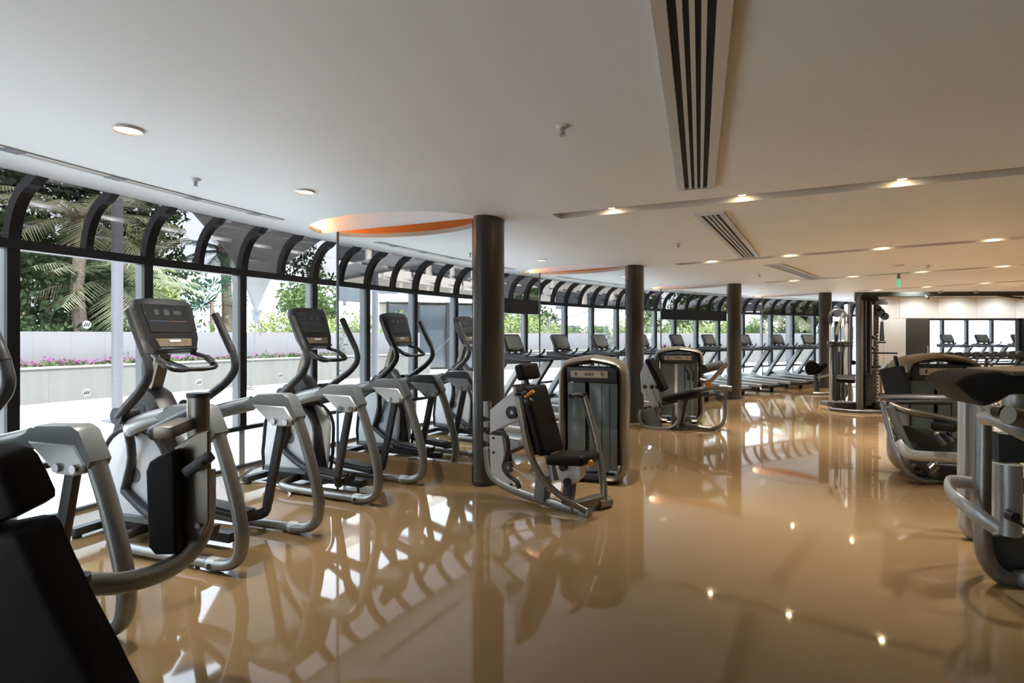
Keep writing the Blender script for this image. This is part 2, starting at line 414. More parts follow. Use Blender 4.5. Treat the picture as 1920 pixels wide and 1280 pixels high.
# ================================================================ COLUMNS AND MIRROR FINS
ORD = ['nearest', 'second', 'third', 'fourth', 'fifth']
for k in range(4):
    t, e, g = fin_axes(k); c = RP(23.76, t+.0046)
    root = thing('column', '%s dark bronze oval column from the camera, at the end of a mirror fin' % ORD[k], 'column', c, pi/2-t, 'columns along the hall')
    mb = MB(); n = 40
    ring = [(.225*cos(2*pi*i/n), .135*sin(2*pi*i/n)) for i in range(n)]
    mb.prism([(x, y, H/2+.004) for x, y in ring], (0, 0, H-.008)); mb.obj('shaft', 'column', root)
    mb = MB(); mb.prism([(x*1.03, y*1.04, .02) for x, y in ring], (0, 0, .036)); mb.obj('base_trim', 'slot_black', root)
    root = thing('mirror_fin', 'tall mirror fin with thin end pole and brown kick base, beside the %s column' % ORD[k], 'mirror', RP(23.88, t), pi/2-t, 'mirror fins between the bays')
    MB().box((0, .88, (.185+H)/2-.002), (.02, 1.74, H-.19)).obj('mirror_panel', 'mirror', root, False)
    MB().box((0, .88, .092), (.03, 1.74, .184)).obj('kick_base', 'floor', root, False)
    MB().cyl((0, 1.77, 0), (0, 1.77, H-.003), .022, n=16).obj('pole', 'grey_frame', root)
# ================================================================ CEILING FITTINGS
def spot(parent, loc, power, col, ang, blend=.6, r=.03, rot=(0, 0, 0)):
    l = bpy.data.lights.new('lamp', 'SPOT'); l.energy = power; l.color = col; l.spot_size = rad(ang); l.spot_blend = blend; l.shadow_soft_size = r
    o = bpy.data.objects.new('lamp', l); COL.objects.link(o); o.parent = parent; o.location = loc; o.rotation_euler = rot; return o
WARM = (1, .92, .80)
for k in range(5):
    a, b, e, g, q = trough_quad(k)
    for j in range(5):
        p = a-e*(.55+1.17*j)+g*.055+V((0, 0, H+.075)); tt = TH0+.0125+k*DTH
        root = thing('trough_spotlight', 'small warm spotlight in the %s ceiling light trough, %s from the window end' % (ORD[k], ('first', 'second', 'third', 'fourth', 'fifth', 'sixth', 'seventh')[j]), 'light', p, pi/2-tt, 'spotlights in the ceiling troughs')
        MB().cyl((0, 0, -.03), (0, 0, TRD-.077), .042).obj('lamp_housing', 'white_paint', root)
        MB().disc((0, 0, -.031), (0, 0, 1), .03, .003).obj('lamp_lens', 'spot_glow', root)
        spot(root, (0, 0, -.034), (135, 250, 340, 340, 300)[k], WARM, 104, 1, .02)
for i in range(6):  # row of downlights added to brighten the back wall
    root = thing('added_wall_light', 'added downlight brightening the pale back wall, %s from the left' % ('first', 'second', 'third', 'fourth', 'fifth', 'sixth')[i], 'light', (11.35+1.25*i, YW-.75, H), 0, 'added wall-wash downlights')
    mb = MB(); mb.tube([(.065*cos(2*pi*i_/24), .065*sin(2*pi*i_/24), -.002) for i_ in range(24)], .010, 6, 1, True, flat=.5, up=(0, 0, 1)); mb.obj('trim_ring', 'white_paint', root)
    MB().disc((0, 0, -.003), (0, 0, 1), .055, .003, 24).obj('lamp_lens', 'lamp_glow', root)
    spot(root, (0, 0, -.02), 26, (.97, .985, 1), 130, .8, .05, (rad(30), 0, 0))
for k in range(4):
    for j in range(2):
        t = TH0+k*DTH-.0617-.06*j
        root = thing('downlight', 'round recessed downlight near the window, %s towards the camera from the %s column' % (('first', 'second')[j], ORD[k]), 'light', RP(24.67, t, H), 0, 'downlights along the window')
        mb = MB(); mb.tube([(.075*cos(2*pi*i/28), .075*sin(2*pi*i/28), -.002) for i in range(28)], .012, 6, 1, True, flat=.5, up=(0, 0, 1)); mb.obj('trim_ring', 'white_paint', root)
        MB().disc((0, 0, -.003), (0, 0, 1), .066, .003, 28).obj('lamp_lens', 'lamp_glow', root)
        spot(root, (0, 0, -.02), 90, WARM, 110, 1, .05)
for x, y, wh in ((1055, 236, 'ahead of the large grille, nearest the camera'), (367, 336, 'near the window beside the linear slot'), (1272, 455, 'beside the second large grille'), (1424, 514, 'beyond the second light trough')):
    D = 1.18*F/(YH-y); p = U(x, y, D); p.z = H
    root = thing('sprinkler_head', 'white ceiling sprinkler head %s' % wh, 'sprinkler', p, 0, 'ceiling sprinklers')
    mb = MB(); mb.cyl((0, 0, -.012), (0, 0, -.001), .026, .042, 20); mb.obj('escutcheon', 'white_paint', root)
    mb = MB(); mb.cyl((0, 0, -.05), (0, 0, -.01), .008); mb.bar((-.014, 0, -.012), (-.010, 0, -.05), .004, .004); mb.bar((.014, 0, -.012), (.010, 0, -.05), .004, .004); mb.cyl((0, 0, -.056), (0, 0, -.052), .019); mb.obj('deflector', 'chrome', root)
D = 1.18*F/(YH-497); p = U(1737, 497, D); p.z = H
root = thing('smoke_detector', 'round white smoke detector on the ceiling at right', 'detector', p)
mb = MB(); mb.cyl((0, 0, -.02), (0, 0, -.001), .055, .06, 20); mb.cyl((0, 0, -.05), (0, 0, -.02), .03, .045, 20); mb.obj('housing', 'white_paint', root)
MB().ball((.0, 0, -.05), .012).obj('sensor', 'grey_frame', root)
p = U(1685, 497, D); p.z = H
tag(MB().disc(p-V((0, 0, .006)), (0, 0, 1), .085, .01, 24).obj('ceiling_speaker', 'alu'), 'flat round ceiling speaker left of the smoke detector', 'speaker')
D = 1.18*F/(YH-513); p = U(1685, 513, D); p.z = H
root = thing('exit_sign', 'green blade exit sign hanging from the ceiling at right', 'sign', p, rad(-36))
MB().box((0, 0, -.055), (.05, .1, .10)).obj('bracket', 'grey_frame', root, False)
MB().box((0, 0, -.18), (.05, .32, .14), bev=.006).obj('sign_panel', 'exit_green', root, False)
# big linear air grilles: four black slots between aluminium bars, bent to the arc
for (x0, y0), (x1, y1), lab in (((1297, 0), (1305, 350), 'long four-slot air grille on the ceiling nearest the camera'), ((1330, 399), (1405, 480), 'four-slot air grille between the first and second light troughs'), ((1450, 495), (1530, 522), 'four-slot air grille between the second and third light troughs')):
    P = U(x0, y0, 1.18*F/(YH-y0)); Q = U(x1, y1, 1.18*F/(YH-y1)); e = (Q-P).normalized()
    if y0 == 0: P = P-e*1.4
    L = (Q-P).length; root = thing('air_grille', lab, 'grille', (P+Q)/2, math.atan2(-e.x, e.y), 'four-slot air grilles')
    MB().box((0, 0, -.001), (.24, L-.01, .002)).obj('backing', 'slot_black', root, False)
    for x in (-.112, .112): MB().box((x, 0, -.011), (.056, L, .022), bev=.003).obj('frame', 'alu', root, False)
    for x in (-.0425, 0, .0425): MB().box((x, 0, -.010), (.02, L-.03, .018)).obj('slat', 'alu', root, False)
    for y in (-L/2, L/2): MB().box((0, y, -.011), (.28, .02, .022)).obj('end_cap', 'alu', root, False)
def band(mb, r0, r1, z0, z1):
    for i in range(Ns):
        a, b = t0+(t1-t0)*i/Ns, t0+(t1-t0)*(i+1)/Ns
        A, B, C, D_ = RP(r0, a), RP(r1, a), RP(r1, b), RP(r0, b)
        Z = lambda p, z: V((p.x, p.y, z))
        mb.face([Z(A, z0), Z(B, z0), Z(C, z0), Z(D_, z0)])
        for P, Q in ((A, D_), (B, C)): mb.face([Z(P, z0), Z(Q, z0), Z(Q, z1), Z(P, z1)])
        if i == 0: mb.face([Z(A, z0), Z(B, z0), Z(B, z1), Z(A, z1)])
        if i == Ns-1: mb.face([Z(D_, z0), Z(C, z0), Z(C, z1), Z(D_, z1)])
for k in range(4):
    t0, t1 = TH0+k*DTH-.185, TH0+k*DTH-.03
    c = RP(25.72, (t0+t1)/2, H); root = thing('slot_diffuser', 'slim linear ceiling slot along the glass in the bay before the %s column' % ORD[k], 'grille', c, 0, 'slim ceiling slots along the glass', world=True)
    Ns = 20; R0 = 25.72
    mb = MB(); band(mb, R0-.04, R0+.04, H-.0015, H); mb.obj('backing', 'grey_frame', root, False)
    for r0, r1 in ((-.045, -.02), (-.006, .006), (.02, .045)):
        m2 = MB(); band(m2, R0+r0, R0+r1, H-.01, H); m2.obj('slat', 'white_paint', root, False)
    for q in range(6):
        t = t0+(t1-t0)*(q+.5)/6; e = V((-cos(t), sin(t), 0)); m2 = MB(); m2.bar(RP(R0-.045, t, H-.006), RP(R0+.045, t, H-.006), .12, .012, bev=.002); m2.obj('joint_plate', 'grey_frame', root, False)
# ================================================================ OUTSIDE
mb = MB(); mb.face([(-120, -90, -.04), (60, -90, -.04), (60, 130, -.04), (-120, 130, -.04)]); struct('terrace_paving', mb, 'terrace')
RPL = 35.95
def bent(mb, r0, r1, t0, t1, z0, z1, n):
    for i in range(n):
        a, b = t0+(t1-t0)*i/n, t0+(t1-t0)*(i+1)/n
        q = [RP(r0, a), RP(r1, a), RP(r1, b), RP(r0, b)]; lo = [V((p.x, p.y, z0)) for p in q]; hi = [V((p.x, p.y, z1)) for p in q]
        mb.face(lo[::-1]); mb.face(hi)
        for k in range(4): mb.face([lo[k], lo[(k+1) % 4], hi[(k+1) % 4], hi[k]])
T0P, T1P = .05, 1.42
root = thing('planter', 'long curved board-marked concrete planter wall across the terrace', 'planter', RP(RPL, .6), world=True)
NP = 34
for i in range(NP):
    a, b = T0P+(T1P-T0P)*i/NP, T0P+(T1P-T0P)*(i+1)/NP
    mb = MB(); bent(mb, RPL, RPL+.14, a+.00003, b-.00003, -.04, .73, 1); mb.obj('wall_panel', 'planter', root, False)
mb = MB(); bent(mb, RPL-.03, RPL+.17, T0P, T1P, .732, .775, NP); mb.obj('coping', 'coping', root, False)
mb = MB(); bent(mb, RPL+.14, RPL+.72, T0P, T1P, 0, .70, NP); mb.obj('soil', 'soil', root, False)
root = thing('fence', 'smooth pale lilac-grey garden fence behind the flower planter', 'fence', RP(RPL+.78, .6), world=True)
for i in range(NP*2):
    a, b = T0P+(T1P-T0P)*i/NP/2, T0P+(T1P-T0P)*(i+1)/NP/2
    mb = MB(); bent(mb, RPL+.74, RPL+.78, a+.00003, b-.00003, 0, 1.57, 1); mb.obj('fence_panel', 'fence', root, False)
# ---- leaves
def leaves(name, m, parent, blobs, n, size, seed, flat=0., kind=None):
    r = np.random.default_rng(seed); B = np.array([(*c, *rr) for c, rr in blobs]); vol = (B[:, 3]*B[:, 4]*B[:, 5])**.7; vol /= vol.sum()
    idx = r.choice(len(B), n, p=vol); d = r.normal(size=(n, 3)); d /= np.linalg.norm(d, axis=1)[:, None]
    rad_ = r.uniform(.35, 1.05, n)**.5; P = B[idx, :3]+d*rad_[:, None]*B[idx, 3:]
    u = r.normal(size=(n, 3)); u[:, 2] *= 1-flat; u /= np.linalg.norm(u, axis=1)[:, None]
    w = np.cross(u, d+r.normal(size=(n, 3))*.6); w /= np.linalg.norm(w, axis=1)[:, None]+1e-9
    s = size*r.uniform(.6, 1.4, n)[:, None]; u *= s; w *= s*.45
    q = np.stack([P-u, P-w*.9, P+u, P+w*.9], 1).reshape(-1, 3)
    me = bpy.data.meshes.new(name); me.vertices.add(4*n); me.vertices.foreach_set('co', q.ravel())
    me.loops.add(4*n); me.loops.foreach_set('vertex_index', np.arange(4*n)); me.polygons.add(n); me.polygons.foreach_set('loop_start', np.arange(n)*4)
    me.update(); me.validate(); me.materials.append(MAT[m]); o = link(name, me, parent)
    if kind: o['kind'] = kind
    return o
def trunk(parent, h, r, seed, bend=.15, m='bark'):
    q = random.Random(seed); pts = [(0, 0, 0)]
    for i in range(1, 6): pts.append((q.uniform(-bend, bend)*i/5, q.uniform(-bend, bend)*i/5, h*i/5))
    MB().tube(pts, [r*1.25, r*1.1, r, r*.95, r*.85], 8, 2).obj('trunk', m, parent); return pts[-1]
def tree(label, R, t, h, cr, m, seed, n=2600, leaf=.11, group='trees beyond the fence', blobs=9):
    q = random.Random(seed); root = thing('tree', label, 'tree', RP(R, t, -.04), q.uniform(0, 6), group)
    trunk(root, h*.6, .06+.018*h, seed)
    B = [((q.uniform(-.6, .6)*cr, q.uniform(-.6, .6)*cr, h*.62+q.uniform(-.28, .38)*h), (cr*q.uniform(.4, .62), cr*q.uniform(.4, .62), h*.17*q.uniform(.8, 1.3))) for _ in range(blobs)]
    leaves('foliage', m, root, B, n, leaf, seed); return root
def shrub(label, R, t, h, w, m, seed, n=1500, leaf=.07, group='shrubs behind the fence'):
    q = random.Random(seed); root = thing('shrub', label, 'shrub', RP(R, t, 0), q.uniform(0, 6), group)
    B = [((q.uniform(-.5, .5)*w, q.uniform(-.4, .4)*w, h*q.uniform(.25, .8)), (w*.42, w*.42, h*.27)) for _ in range(7)]
    trunk(root, h*.6, .04, seed, .1); leaves('foliage', m, root, B, n, leaf, seed); return root
def palm(label, p, h, L, nf, m, seed, droop=.9, up=.9, w=.34, tr=.16):
    q = random.Random(seed); root = thing('palm_tree', label, 'palm', p, 0, 'palm trees on the terrace side')
    top = V(trunk(root, h, tr, seed, .12))
    MB().ball(top, tr*1.5, (1, 1, 1.4)).obj('crown_heart', 'bark', root)
    for i in range(nf):
        az = 2*pi*i/nf*2.4+q.uniform(-.2, .2); el = up*(1-1.5*i/nf)+q.uniform(-.15, .15); mb = MB()
        pts = []; pos = top.copy(); d = V((cos(az)*cos(el), sin(az)*cos(el), sin(el)))
        for k in range(9):
            pts.append(pos.copy()); pos = pos+d*L/8; d = (d+V((0, 0, -droop/8))).normalized()
        mb.tube(pts, [.022, .018, .014, .01, .006], 4, 1)
        for k in range(1, 33):
            f = k/33*8; a = int(f); u = f-a; c = pts[a].lerp(pts[min(a+1, 8)], u); tg = (pts[min(a+1, 8)]-pts[a]).normalized()
            sd = tg.cross(V((0, 0, 1)))
            sd = sd.normalized() if sd.length > .01 else V((1, 0, 0))
            ln = w*L*(.55+.45*sin(pi*k/33))*(.9 if k < 28 else .6)
            for sg in (-1, 1):
                e = c+(sd*sg*.8+tg*.65+V((0, 0, -.28+q.uniform(-.12, .12)))).normalized()*ln; b = tg*.022
                mb.face([c-b, c+b, e+b*.15, e-b*.15])
        mb.obj('frond', m, root)
    return root
def fanpalm(label, p, h, L, nf, m, seed):
    q = random.Random(seed); root = thing('palm_tree', label, 'palm', p, 0, 'palm trees on the terrace side')
    top = V(trunk(root, h, .09, seed, .1))
    for i in range(nf):
        az = 2*pi*i/nf*1.7; el = .95-1.35*i/nf; d = V((cos(az)*cos(el), sin(az)*cos(el), sin(el))); c = top+d*L*.55
        mb = MB(); mb.tube([top, top+d*L*.3+V((0, 0, .03)), c], .012, 4, 2)
        sd = d.cross(V((0, 0, 1))).normalized(); u2 = sd.cross(d)
        for k in range(13):
            a = -1.25+2.5*k/12; dd = d*cos(a)+sd*sin(a)+u2*.08*cos(k*2.)
            e = c+dd.normalized()*L*.55*(.75+.25*cos(a)); n_ = d*-sin(a)+sd*cos(a); mid = c.lerp(e, .5)
            mb.face([c, mid-n_*.045*L*.5, e+V((0, 0, -.06*L)), mid+n_*.045*L*.5])
        mb.obj('frond', m, root)
# direct view through the first panes
def TH(x, R):
    ts = np.linspace(-.2, 1.5, 4000); X, Y = CX-R*np.cos(ts), CY+R*np.sin(ts); ok = Y > 1
    return float(ts[ok][np.argmin(np.abs(960+F*X[ok]/Y[ok]-x))])
rr = random.Random(3)
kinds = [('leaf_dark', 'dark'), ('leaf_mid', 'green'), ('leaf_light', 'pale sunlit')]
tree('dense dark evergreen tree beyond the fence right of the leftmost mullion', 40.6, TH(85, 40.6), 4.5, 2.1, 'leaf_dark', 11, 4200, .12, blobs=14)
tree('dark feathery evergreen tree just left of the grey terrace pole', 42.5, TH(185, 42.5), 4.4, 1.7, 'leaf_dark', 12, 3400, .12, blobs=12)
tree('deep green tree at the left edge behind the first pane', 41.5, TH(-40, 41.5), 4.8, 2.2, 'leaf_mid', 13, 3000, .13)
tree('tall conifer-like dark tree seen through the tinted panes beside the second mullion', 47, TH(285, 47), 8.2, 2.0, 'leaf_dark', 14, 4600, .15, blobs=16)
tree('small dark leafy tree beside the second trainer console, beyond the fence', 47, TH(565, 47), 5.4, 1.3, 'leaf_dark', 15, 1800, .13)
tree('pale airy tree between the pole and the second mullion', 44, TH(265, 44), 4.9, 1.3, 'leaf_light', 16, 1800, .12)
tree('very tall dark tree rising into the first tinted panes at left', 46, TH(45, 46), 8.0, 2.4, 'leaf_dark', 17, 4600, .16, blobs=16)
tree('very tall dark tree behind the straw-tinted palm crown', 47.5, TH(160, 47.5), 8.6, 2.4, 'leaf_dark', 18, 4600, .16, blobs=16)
palm('date palm with bleached arching fronds behind the grey terrace pole', RP(40.0, TH(205, 40.0), 0), 3.1, 2.7, 30, 'leaf_palm', 21)
palm('tall date palm with straw-tinted fronds filling the first tinted panes', RP(38.9, TH(150, 38.9), 0), 4.7, 2.7, 26, 'leaf_palm', 22)
palm('slender palm with a thick shaggy trunk left of the second mullion', RP(41.5, TH(425, 41.5), 0), 4.7, 1.7, 18, 'leaf_teal', 23, tr=.2)
fanpalm('low green fan palm in front of the slender palm trunk', RP(40.6, TH(400, 40.6), 0), 2.7, 1.7, 16, 'leaf_teal', 24)
fanpalm('small bluish fan palm left of the low fan palm', RP(42, TH(362, 42), 0), 2.0, 1.4, 13, 'leaf_teal', 25)
# hedge and trees all the way round the bend
def zone(t): return 'outside the ' + ('panes behind the camera' if t < .30 else 'first panes on the left' if t < .44 else 'first bay' if t < .58 else 'second bay' if t < .80 else 'third bay' if t < 1.0 else 'last bay and back opening')
n = 0
for i in range(46):
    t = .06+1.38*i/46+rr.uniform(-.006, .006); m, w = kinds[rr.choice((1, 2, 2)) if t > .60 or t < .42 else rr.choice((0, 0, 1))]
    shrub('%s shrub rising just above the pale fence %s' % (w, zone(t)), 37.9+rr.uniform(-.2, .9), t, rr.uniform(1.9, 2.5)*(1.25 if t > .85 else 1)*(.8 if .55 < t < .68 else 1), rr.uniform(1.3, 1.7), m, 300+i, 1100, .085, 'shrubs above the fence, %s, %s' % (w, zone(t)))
for i in range(30):
    t = .03+1.42*i/30+rr.uniform(-.012, .012)
    if .44 < t < .74 or t < .16: continue
    m, w = kinds[rr.choice((0, 1, 1, 2))]
    tree('%s leafy tree standing behind the shrubs %s' % (w, zone(t)), 42+rr.uniform(-1, 4), t, rr.uniform(3.6, 5.8), rr.uniform(1.5, 2.3), m, 400+i, 2000, .14, 'trees behind the shrubs, %s, %s' % (w, zone(t)))
for i in range(64):
    t = .42+.44*i/64
    px = 960+F*(CX-(RPL+.36)*cos(t))/(CY+(RPL+.36)*sin(t)); pw = 'left of the leftmost mullion' if px < 15 else 'left of the grey pole' if px < 215 else 'between the pole and the second mullion' if px < 272 else 'behind the large trainer console' if px < 450 else 'right of the third mullion' if px < 640 else 'outside the bay past the first column'
    root = thing('flowering_plant', 'pink-purple flowering plant in the concrete planter %s' % pw, 'flower', RP(RPL+.36+rr.uniform(-.08, .08), t, .70), rr.uniform(0, 6), 'pink flowers in the planter, '+pw)
    q = rr.uniform(.7, 1.25)
    leaves('leaf_tuft', 'leaf_mid', root, [((0, 0, .08*q), (.2, .15, .1*q))], 70, .05, 500+i)
    leaves('blossom', 'flower', root, [((0, 0, .15*q), (.2, .14, .10*q))], 34 if t < .6 else 16, .035, 600+i)
# poles and tensile sails
for k in range(-1, 4):
    t = .4704+.2624*k; p = RP(31.7, t, -.04); near = ['seen in the first mirror', 'outside the first pane', 'outside the second bay', 'outside the third bay', 'outside the fourth bay'][k+1]
    root = thing('canopy_pole', 'round pale grey terrace pole on a flat foot, %s' % near, 'pole', p, pi/2-t, 'canopy poles on the terrace')
    MB().cyl((0, 0, 0), (0, 0, 5.4), .088, n=20).obj('shaft', 'pole', root); MB().box((0, 0, .02), (.36, .36, .04), bev=.006).obj('foot_plate', 'pole', root)
A0 = U(480, 588, 14.0); H1 = U(322, 352, 8.6); H2 = U(622, 436, 8.9)
def rotc(p, a):
    d = V((p.x-CX, p.y-CY)); c, s_ = cos(-a), sin(-a); return V((CX+d.x*c-d.y*s_, CY+d.x*s_+d.y*c, p.z))
for k in range(-2, 3):
    a = .26*k; A, B, C = rotc(A0, a), rotc(H1, a), rotc(H2, a)
    near = ['far behind the camera', 'over the top left corner', 'coming down beside the second mullion', 'outside the second bay', 'outside the third bay'][k+2]
    root = thing('shade_sail', 'pale grey pointed shade sail %s' % near, 'canopy', A, 0, 'shade sails on the terrace', world=True)
    mb = MB(); n = 14; ctr = (A+B+C)/3; grid = {}
    for i in range(n+1):
        for j in range(n+1-i):
            u, v = i/n, j/n; w_ = 1-u-v; p = A*w_+B*u+C*v
            pull = .55*(4*u*w_*(1-v)+4*v*w_*(1-u))*(1 if min(u, v, w_) < .34 else 1)
            ins = (ctr-p)*(.34*(4*u*w_*max(0, 1-3*v)+4*v*w_*max(0, 1-3*u)))
            grid[i, j] = mb.b.verts.new(p+ins+V((0, 0, .25*(27*u*v*w_))))
    for i in range(n):
        for j in range(n-i):
            mb.b.faces.new((grid[i, j], grid[i+1, j], grid[i, j+1]))
            if i+j < n-1: mb.b.faces.new((grid[i+1, j], grid[i+1, j+1], grid[i, j+1]))
    o = mb.obj('fabric', 'sail', root); md = o.modifiers.new('thick', 'SOLIDIFY'); md.thickness = .02
    d = (A-C); d.z = 0; d.normalize(); gnd = A+V((-.35*0, 0, 0))+d*1.0; gnd.z = 0
    gnd = rotc(G(470, 727, 0), a)
    m2 = MB(); m2.prism([A+V((-.13, 0, .12)), A+V((.13, 0, .10)), A+V((.05, 0, -.22)), A+V((-.02, 0, -.30))], (0, .05, 0)); m2.obj('corner_plate', 'grey_frame', root, False)
    m2 = MB(); m2.tube([A+V((0, 0, -.25)), gnd], .012, 6, 1); m2.tube([A+V((.05, 0, -.2)), A+V((.10, .05, -.55))], .02, 6, 1); m2.obj('guy_rod', 'pole', root)
    m2 = MB(); m2.disc(gnd+V((0, 0, .01)), (0, 0, 1), .16, .03); m2.obj('anchor_plate', 'pole', root)
# buildings far off
def block(label, c, rz, w, d, floors, bays, fh=3.1):
    root = thing('apartment_building', label, 'building', (*c, -.04), rz, 'buildings beyond the garden'); hh = floors*fh
    MB().box((0, 0, hh/2), (w, d, hh)).obj('wall', 'facade', root, False)
    MB().box((0, 0, hh+.2), (w+.5, d+.5, .4)).obj('roof', 'white_paint', root, False)
    wm = MB().box((0, 0, 0), (w/bays*.72, .12, fh*.52)).mesh('window', 'facade_glass', False); bm = MB().box((0, 0, 0), (w/bays*.9, 1.3, .16)).mesh('balcony', 'white_paint', False); rm = MB().box((0, 0, 0), (w/bays*.9, .08, .8)).mesh('parapet', 'facade', False)
    for f in range(floors):
        for b in range(bays):
            x = w*((b+.5)/bays-.5); z = fh*(f+.5)
            o = link('window', wm, root); o.location = (x, -d/2-.05, z)
            o = link('balcony', bm, root); o.location = (x, -d/2-.65, f*fh+.1)
            o2 = link('parapet', rm, o); o2.location = (0, -.62, .45)
block('pale apartment block with white balconies, seen in the first mirror', (-46, -14), rad(66), 26, 10, 5, 6)
block('pale distant building behind trees outside the second bay', (-4, 62), rad(8), 22, 10, 4, 5)
block('white low building outside the third bay', (26, 66), rad(-18), 24, 9, 3, 6)
root = thing('pavilion', 'white-roofed garden pavilion with dark glazed front, seen in the first mirror', 'building', (-17.8, -6.6, -.04), rad(112), 'buildings beyond the garden')
MB().box((0, 0, 3.1), (9, 4.4, .3), bev=.05).obj('roof', 'white_paint', root, False)
for i in range(7): MB().box((-3.9+1.3*i, -1.8, 1.5), (.12, .12, 3.0)).obj('post', 'black_frame', root, False)
for i in range(6): MB().box((-3.25+1.3*i, -1.75, 1.45), (1.14, .04, 2.7)).obj('pane', 'facade_glass', root, False)
MB().box((0, .6, 1.45), (8.4, 3.4, 2.9)).obj('wall', 'facade', root, False)
# ================================================================ ELLIPTICAL TRAINERS (x = user's right, y = towards the glass)
def make_elliptical(label):
    root = thing('elliptical_trainer', label, 'elliptical trainer', group='elliptical trainers along the window')
    for s in (-1, 1):
        X = .36*s
        leg = [(X, .30, .955), (X, .12, .975), (X, .0, .925), (X, -.075, .78), (X, -.15, .58), (X, -.215, .36), (X, -.232, .22), (X, -.205, .11), (X, -.13, .06), (X, .0, .045)]
        MB().tube(leg, .047, 12, 4, flat=.8, up=(1, 0, 0)).obj('rear_leg', 'silver', root)
        mb = MB(); mb.tube([(X, .0, .045), (X, .55, .045), (X, .78, .05), (X*.9, .92, .055), (X*.55, .98, .06), (0, .985, .06)], .034, 12, 5); f = mb.obj('floor_tube', 'silver', root)
        MB().cyl((X, -.05, .045), (X, .03, .045), .043).obj('joint_collar', 'silver_light', f)
        MB().disc((X+.043*s, -.01, .045), (1, 0, 0), .018, .012).obj('bolt', 'slot_black', f)
        # hinge cover: light side faces and a bronze-brown back
        cov = [(X, .46, .965), (X, .30, 1.045), (X, .06, 1.055), (X, .005, 1.03), (X, -.075, .885), (X, -.055, .845), (X, -.01, .86), (X, .03, .95), (X, .40, .925)]
        MB().prism(cov, (.115, 0, 0), .02, 2).obj('hinge_cover', 'grey_plastic', root)
        MB().prism([(X, .345, .965), (X, .03, .96), (X, -.045, .87), (X, -.02, .825), (X, .03, .81), (X, .15, .815)], (.13, 0, 0), .008, 1).obj('bracket_plate', 'silver_light', root)
        for y, z in ((.125, .848), (.012, .848)): MB().disc((X, y, z), (1, 0, 0), .022, .165, 12).obj('bolt', 'chrome', root)
        MB().tube([(X, .40, .965), (X*.98, .62, .915), (X*.8, .85, .85), (X*.42, 1.02, .80)], .058, 12, 4, flat=.62, up=(0, 0, 1)).obj('frame_tube', 'silver', root)
        MB().bar((X*.96, .085, .86), (X*.96, .235, .20), .045, .065, bev=.01).obj('swing_link', 'charcoal', root)
        MB().tube([(X*.96, .235, .22), (X*.9, .24, .14), (X*.6, .30, .13)], .035, 10, 3).obj('link_elbow', 'black_plastic', root)
        pd = MB(); pd.prism([(X*.55, .22, .13), (X*.55, .66, .17), (X*.55, .70, .23), (X*.55, .64, .205), (X*.55, .26, .175), (X*.55, .20, .20)], (.17, 0, 0), .008, 1)
        pd = pd.obj('pedal', 'black_plastic', root)
        MB().box((X*.55, .45, .198), (.13, .36, .012), Rx(.09), .004).obj('pedal_tread', 'rubber', pd)
        MB().tube([(X*.55, .62, .17), (X*.5, .85, .24), (X*.45, 1.08, .36)], .032, 10, 3).obj('pedal_arm', 'charcoal', root)
        MB().tube([(X*.45, 1.08, .36), (X*.5, .98, .62), (X*.72, .93, .90)], .03, 10, 3).obj('arm_link', 'charcoal', root)
        # moving handle
        MB().cyl((X*.55, .93, .93), (X*.92, .93, .93), .06, n=16).obj('arm_pivot', 'black_plastic', root)
        a = MB().tube([(X*.85, .93, .93), (X*.92, .80, 1.02), (X*.98, .65, 1.13), (X, .575, 1.235), (X*1.0, .60, 1.36), (X*.98, .70, 1.54), (X*.97, .765, 1.66)], [.034, .034, .032, .030, .028, .027, .025], 12, 5).obj('moving_handle', 'charcoal', root)
        MB().tube([(X, .60, 1.36), (X*.98, .70, 1.54), (X*.97, .768, 1.665)], .031, 12, 4).obj('grip', 'rubber', a)
        # white drive cover with a grey badge
        c = []
        for q in range(13):
            a_ = pi*q/12; c.append((.115*s, 1.02+.30*cos(a_), .56+.24*sin(a_)))
        c += [(.115*s, .74, .30), (.115*s, .76, .13), (.115*s, 1.34, .13), (.115*s, 1.35, .3)]
        w = MB().prism(c, (.05, 0, 0), .015, 2).obj('drive_cover', 'white_plastic', root)
        MB().disc((.141*s, 1.0, .47), (1, 0, 0), .055, .006, 24).obj('badge', 'badge', w)
        rim = [(.13*s, 1.02+.33*cos(pi*q/14), .55+.27*sin(pi*q/14)) for q in range(15)]+[(.13*s, .70, .30), (.13*s, .73, .12)]
        MB().tube([(.13*s, 1.36, .12), (.13*s, 1.38, .3)]+rim, .017, 8, 1).obj('cover_rim', 'black_plastic', root)
        MB().prism([(.15*s, .78, .13), (.15*s, 1.33, .13), (.15*s, 1.33, .18), (.15*s, .78, .18)], (.03, 0, 0), .006, 1).obj('cover_band', 'grey_plastic', root)
    MB().prism([(0, .72, .10), (0, 1.40, .10), (0, 1.40, .55), (0, 1.28, .86), (0, 1.13, 1.0), (0, .98, .98), (0, .92, .80), (0, .80, .55)], (.19, 0, 0), .03, 2).obj('drive_housing', 'black_plastic', root)
    MB().prism([(0, .80, .92), (0, .86, .78), (0, 1.1, .80), (0, 1.08, 1.03), (0, .98, 1.10), (0, .9, 1.06)], (.17, 0, 0), .025, 2).obj('mast_shroud', 'black_plastic', root)
    MB().bar((0, 1.04, .95), (0, .88, 1.40), .095, .06, up=(0, 1, 0), bev=.012).obj('mast', 'bronze_silver', root)
    MB().bar((0, .2, .07), (0, 1.35, .07), .10, .07, bev=.012).obj('base_rail', 'charcoal', root)
    f = MB().bar((-.30, 1.44, .05), (.30, 1.44, .05), .08, .06, bev=.012).obj('front_foot', 'charcoal', root)
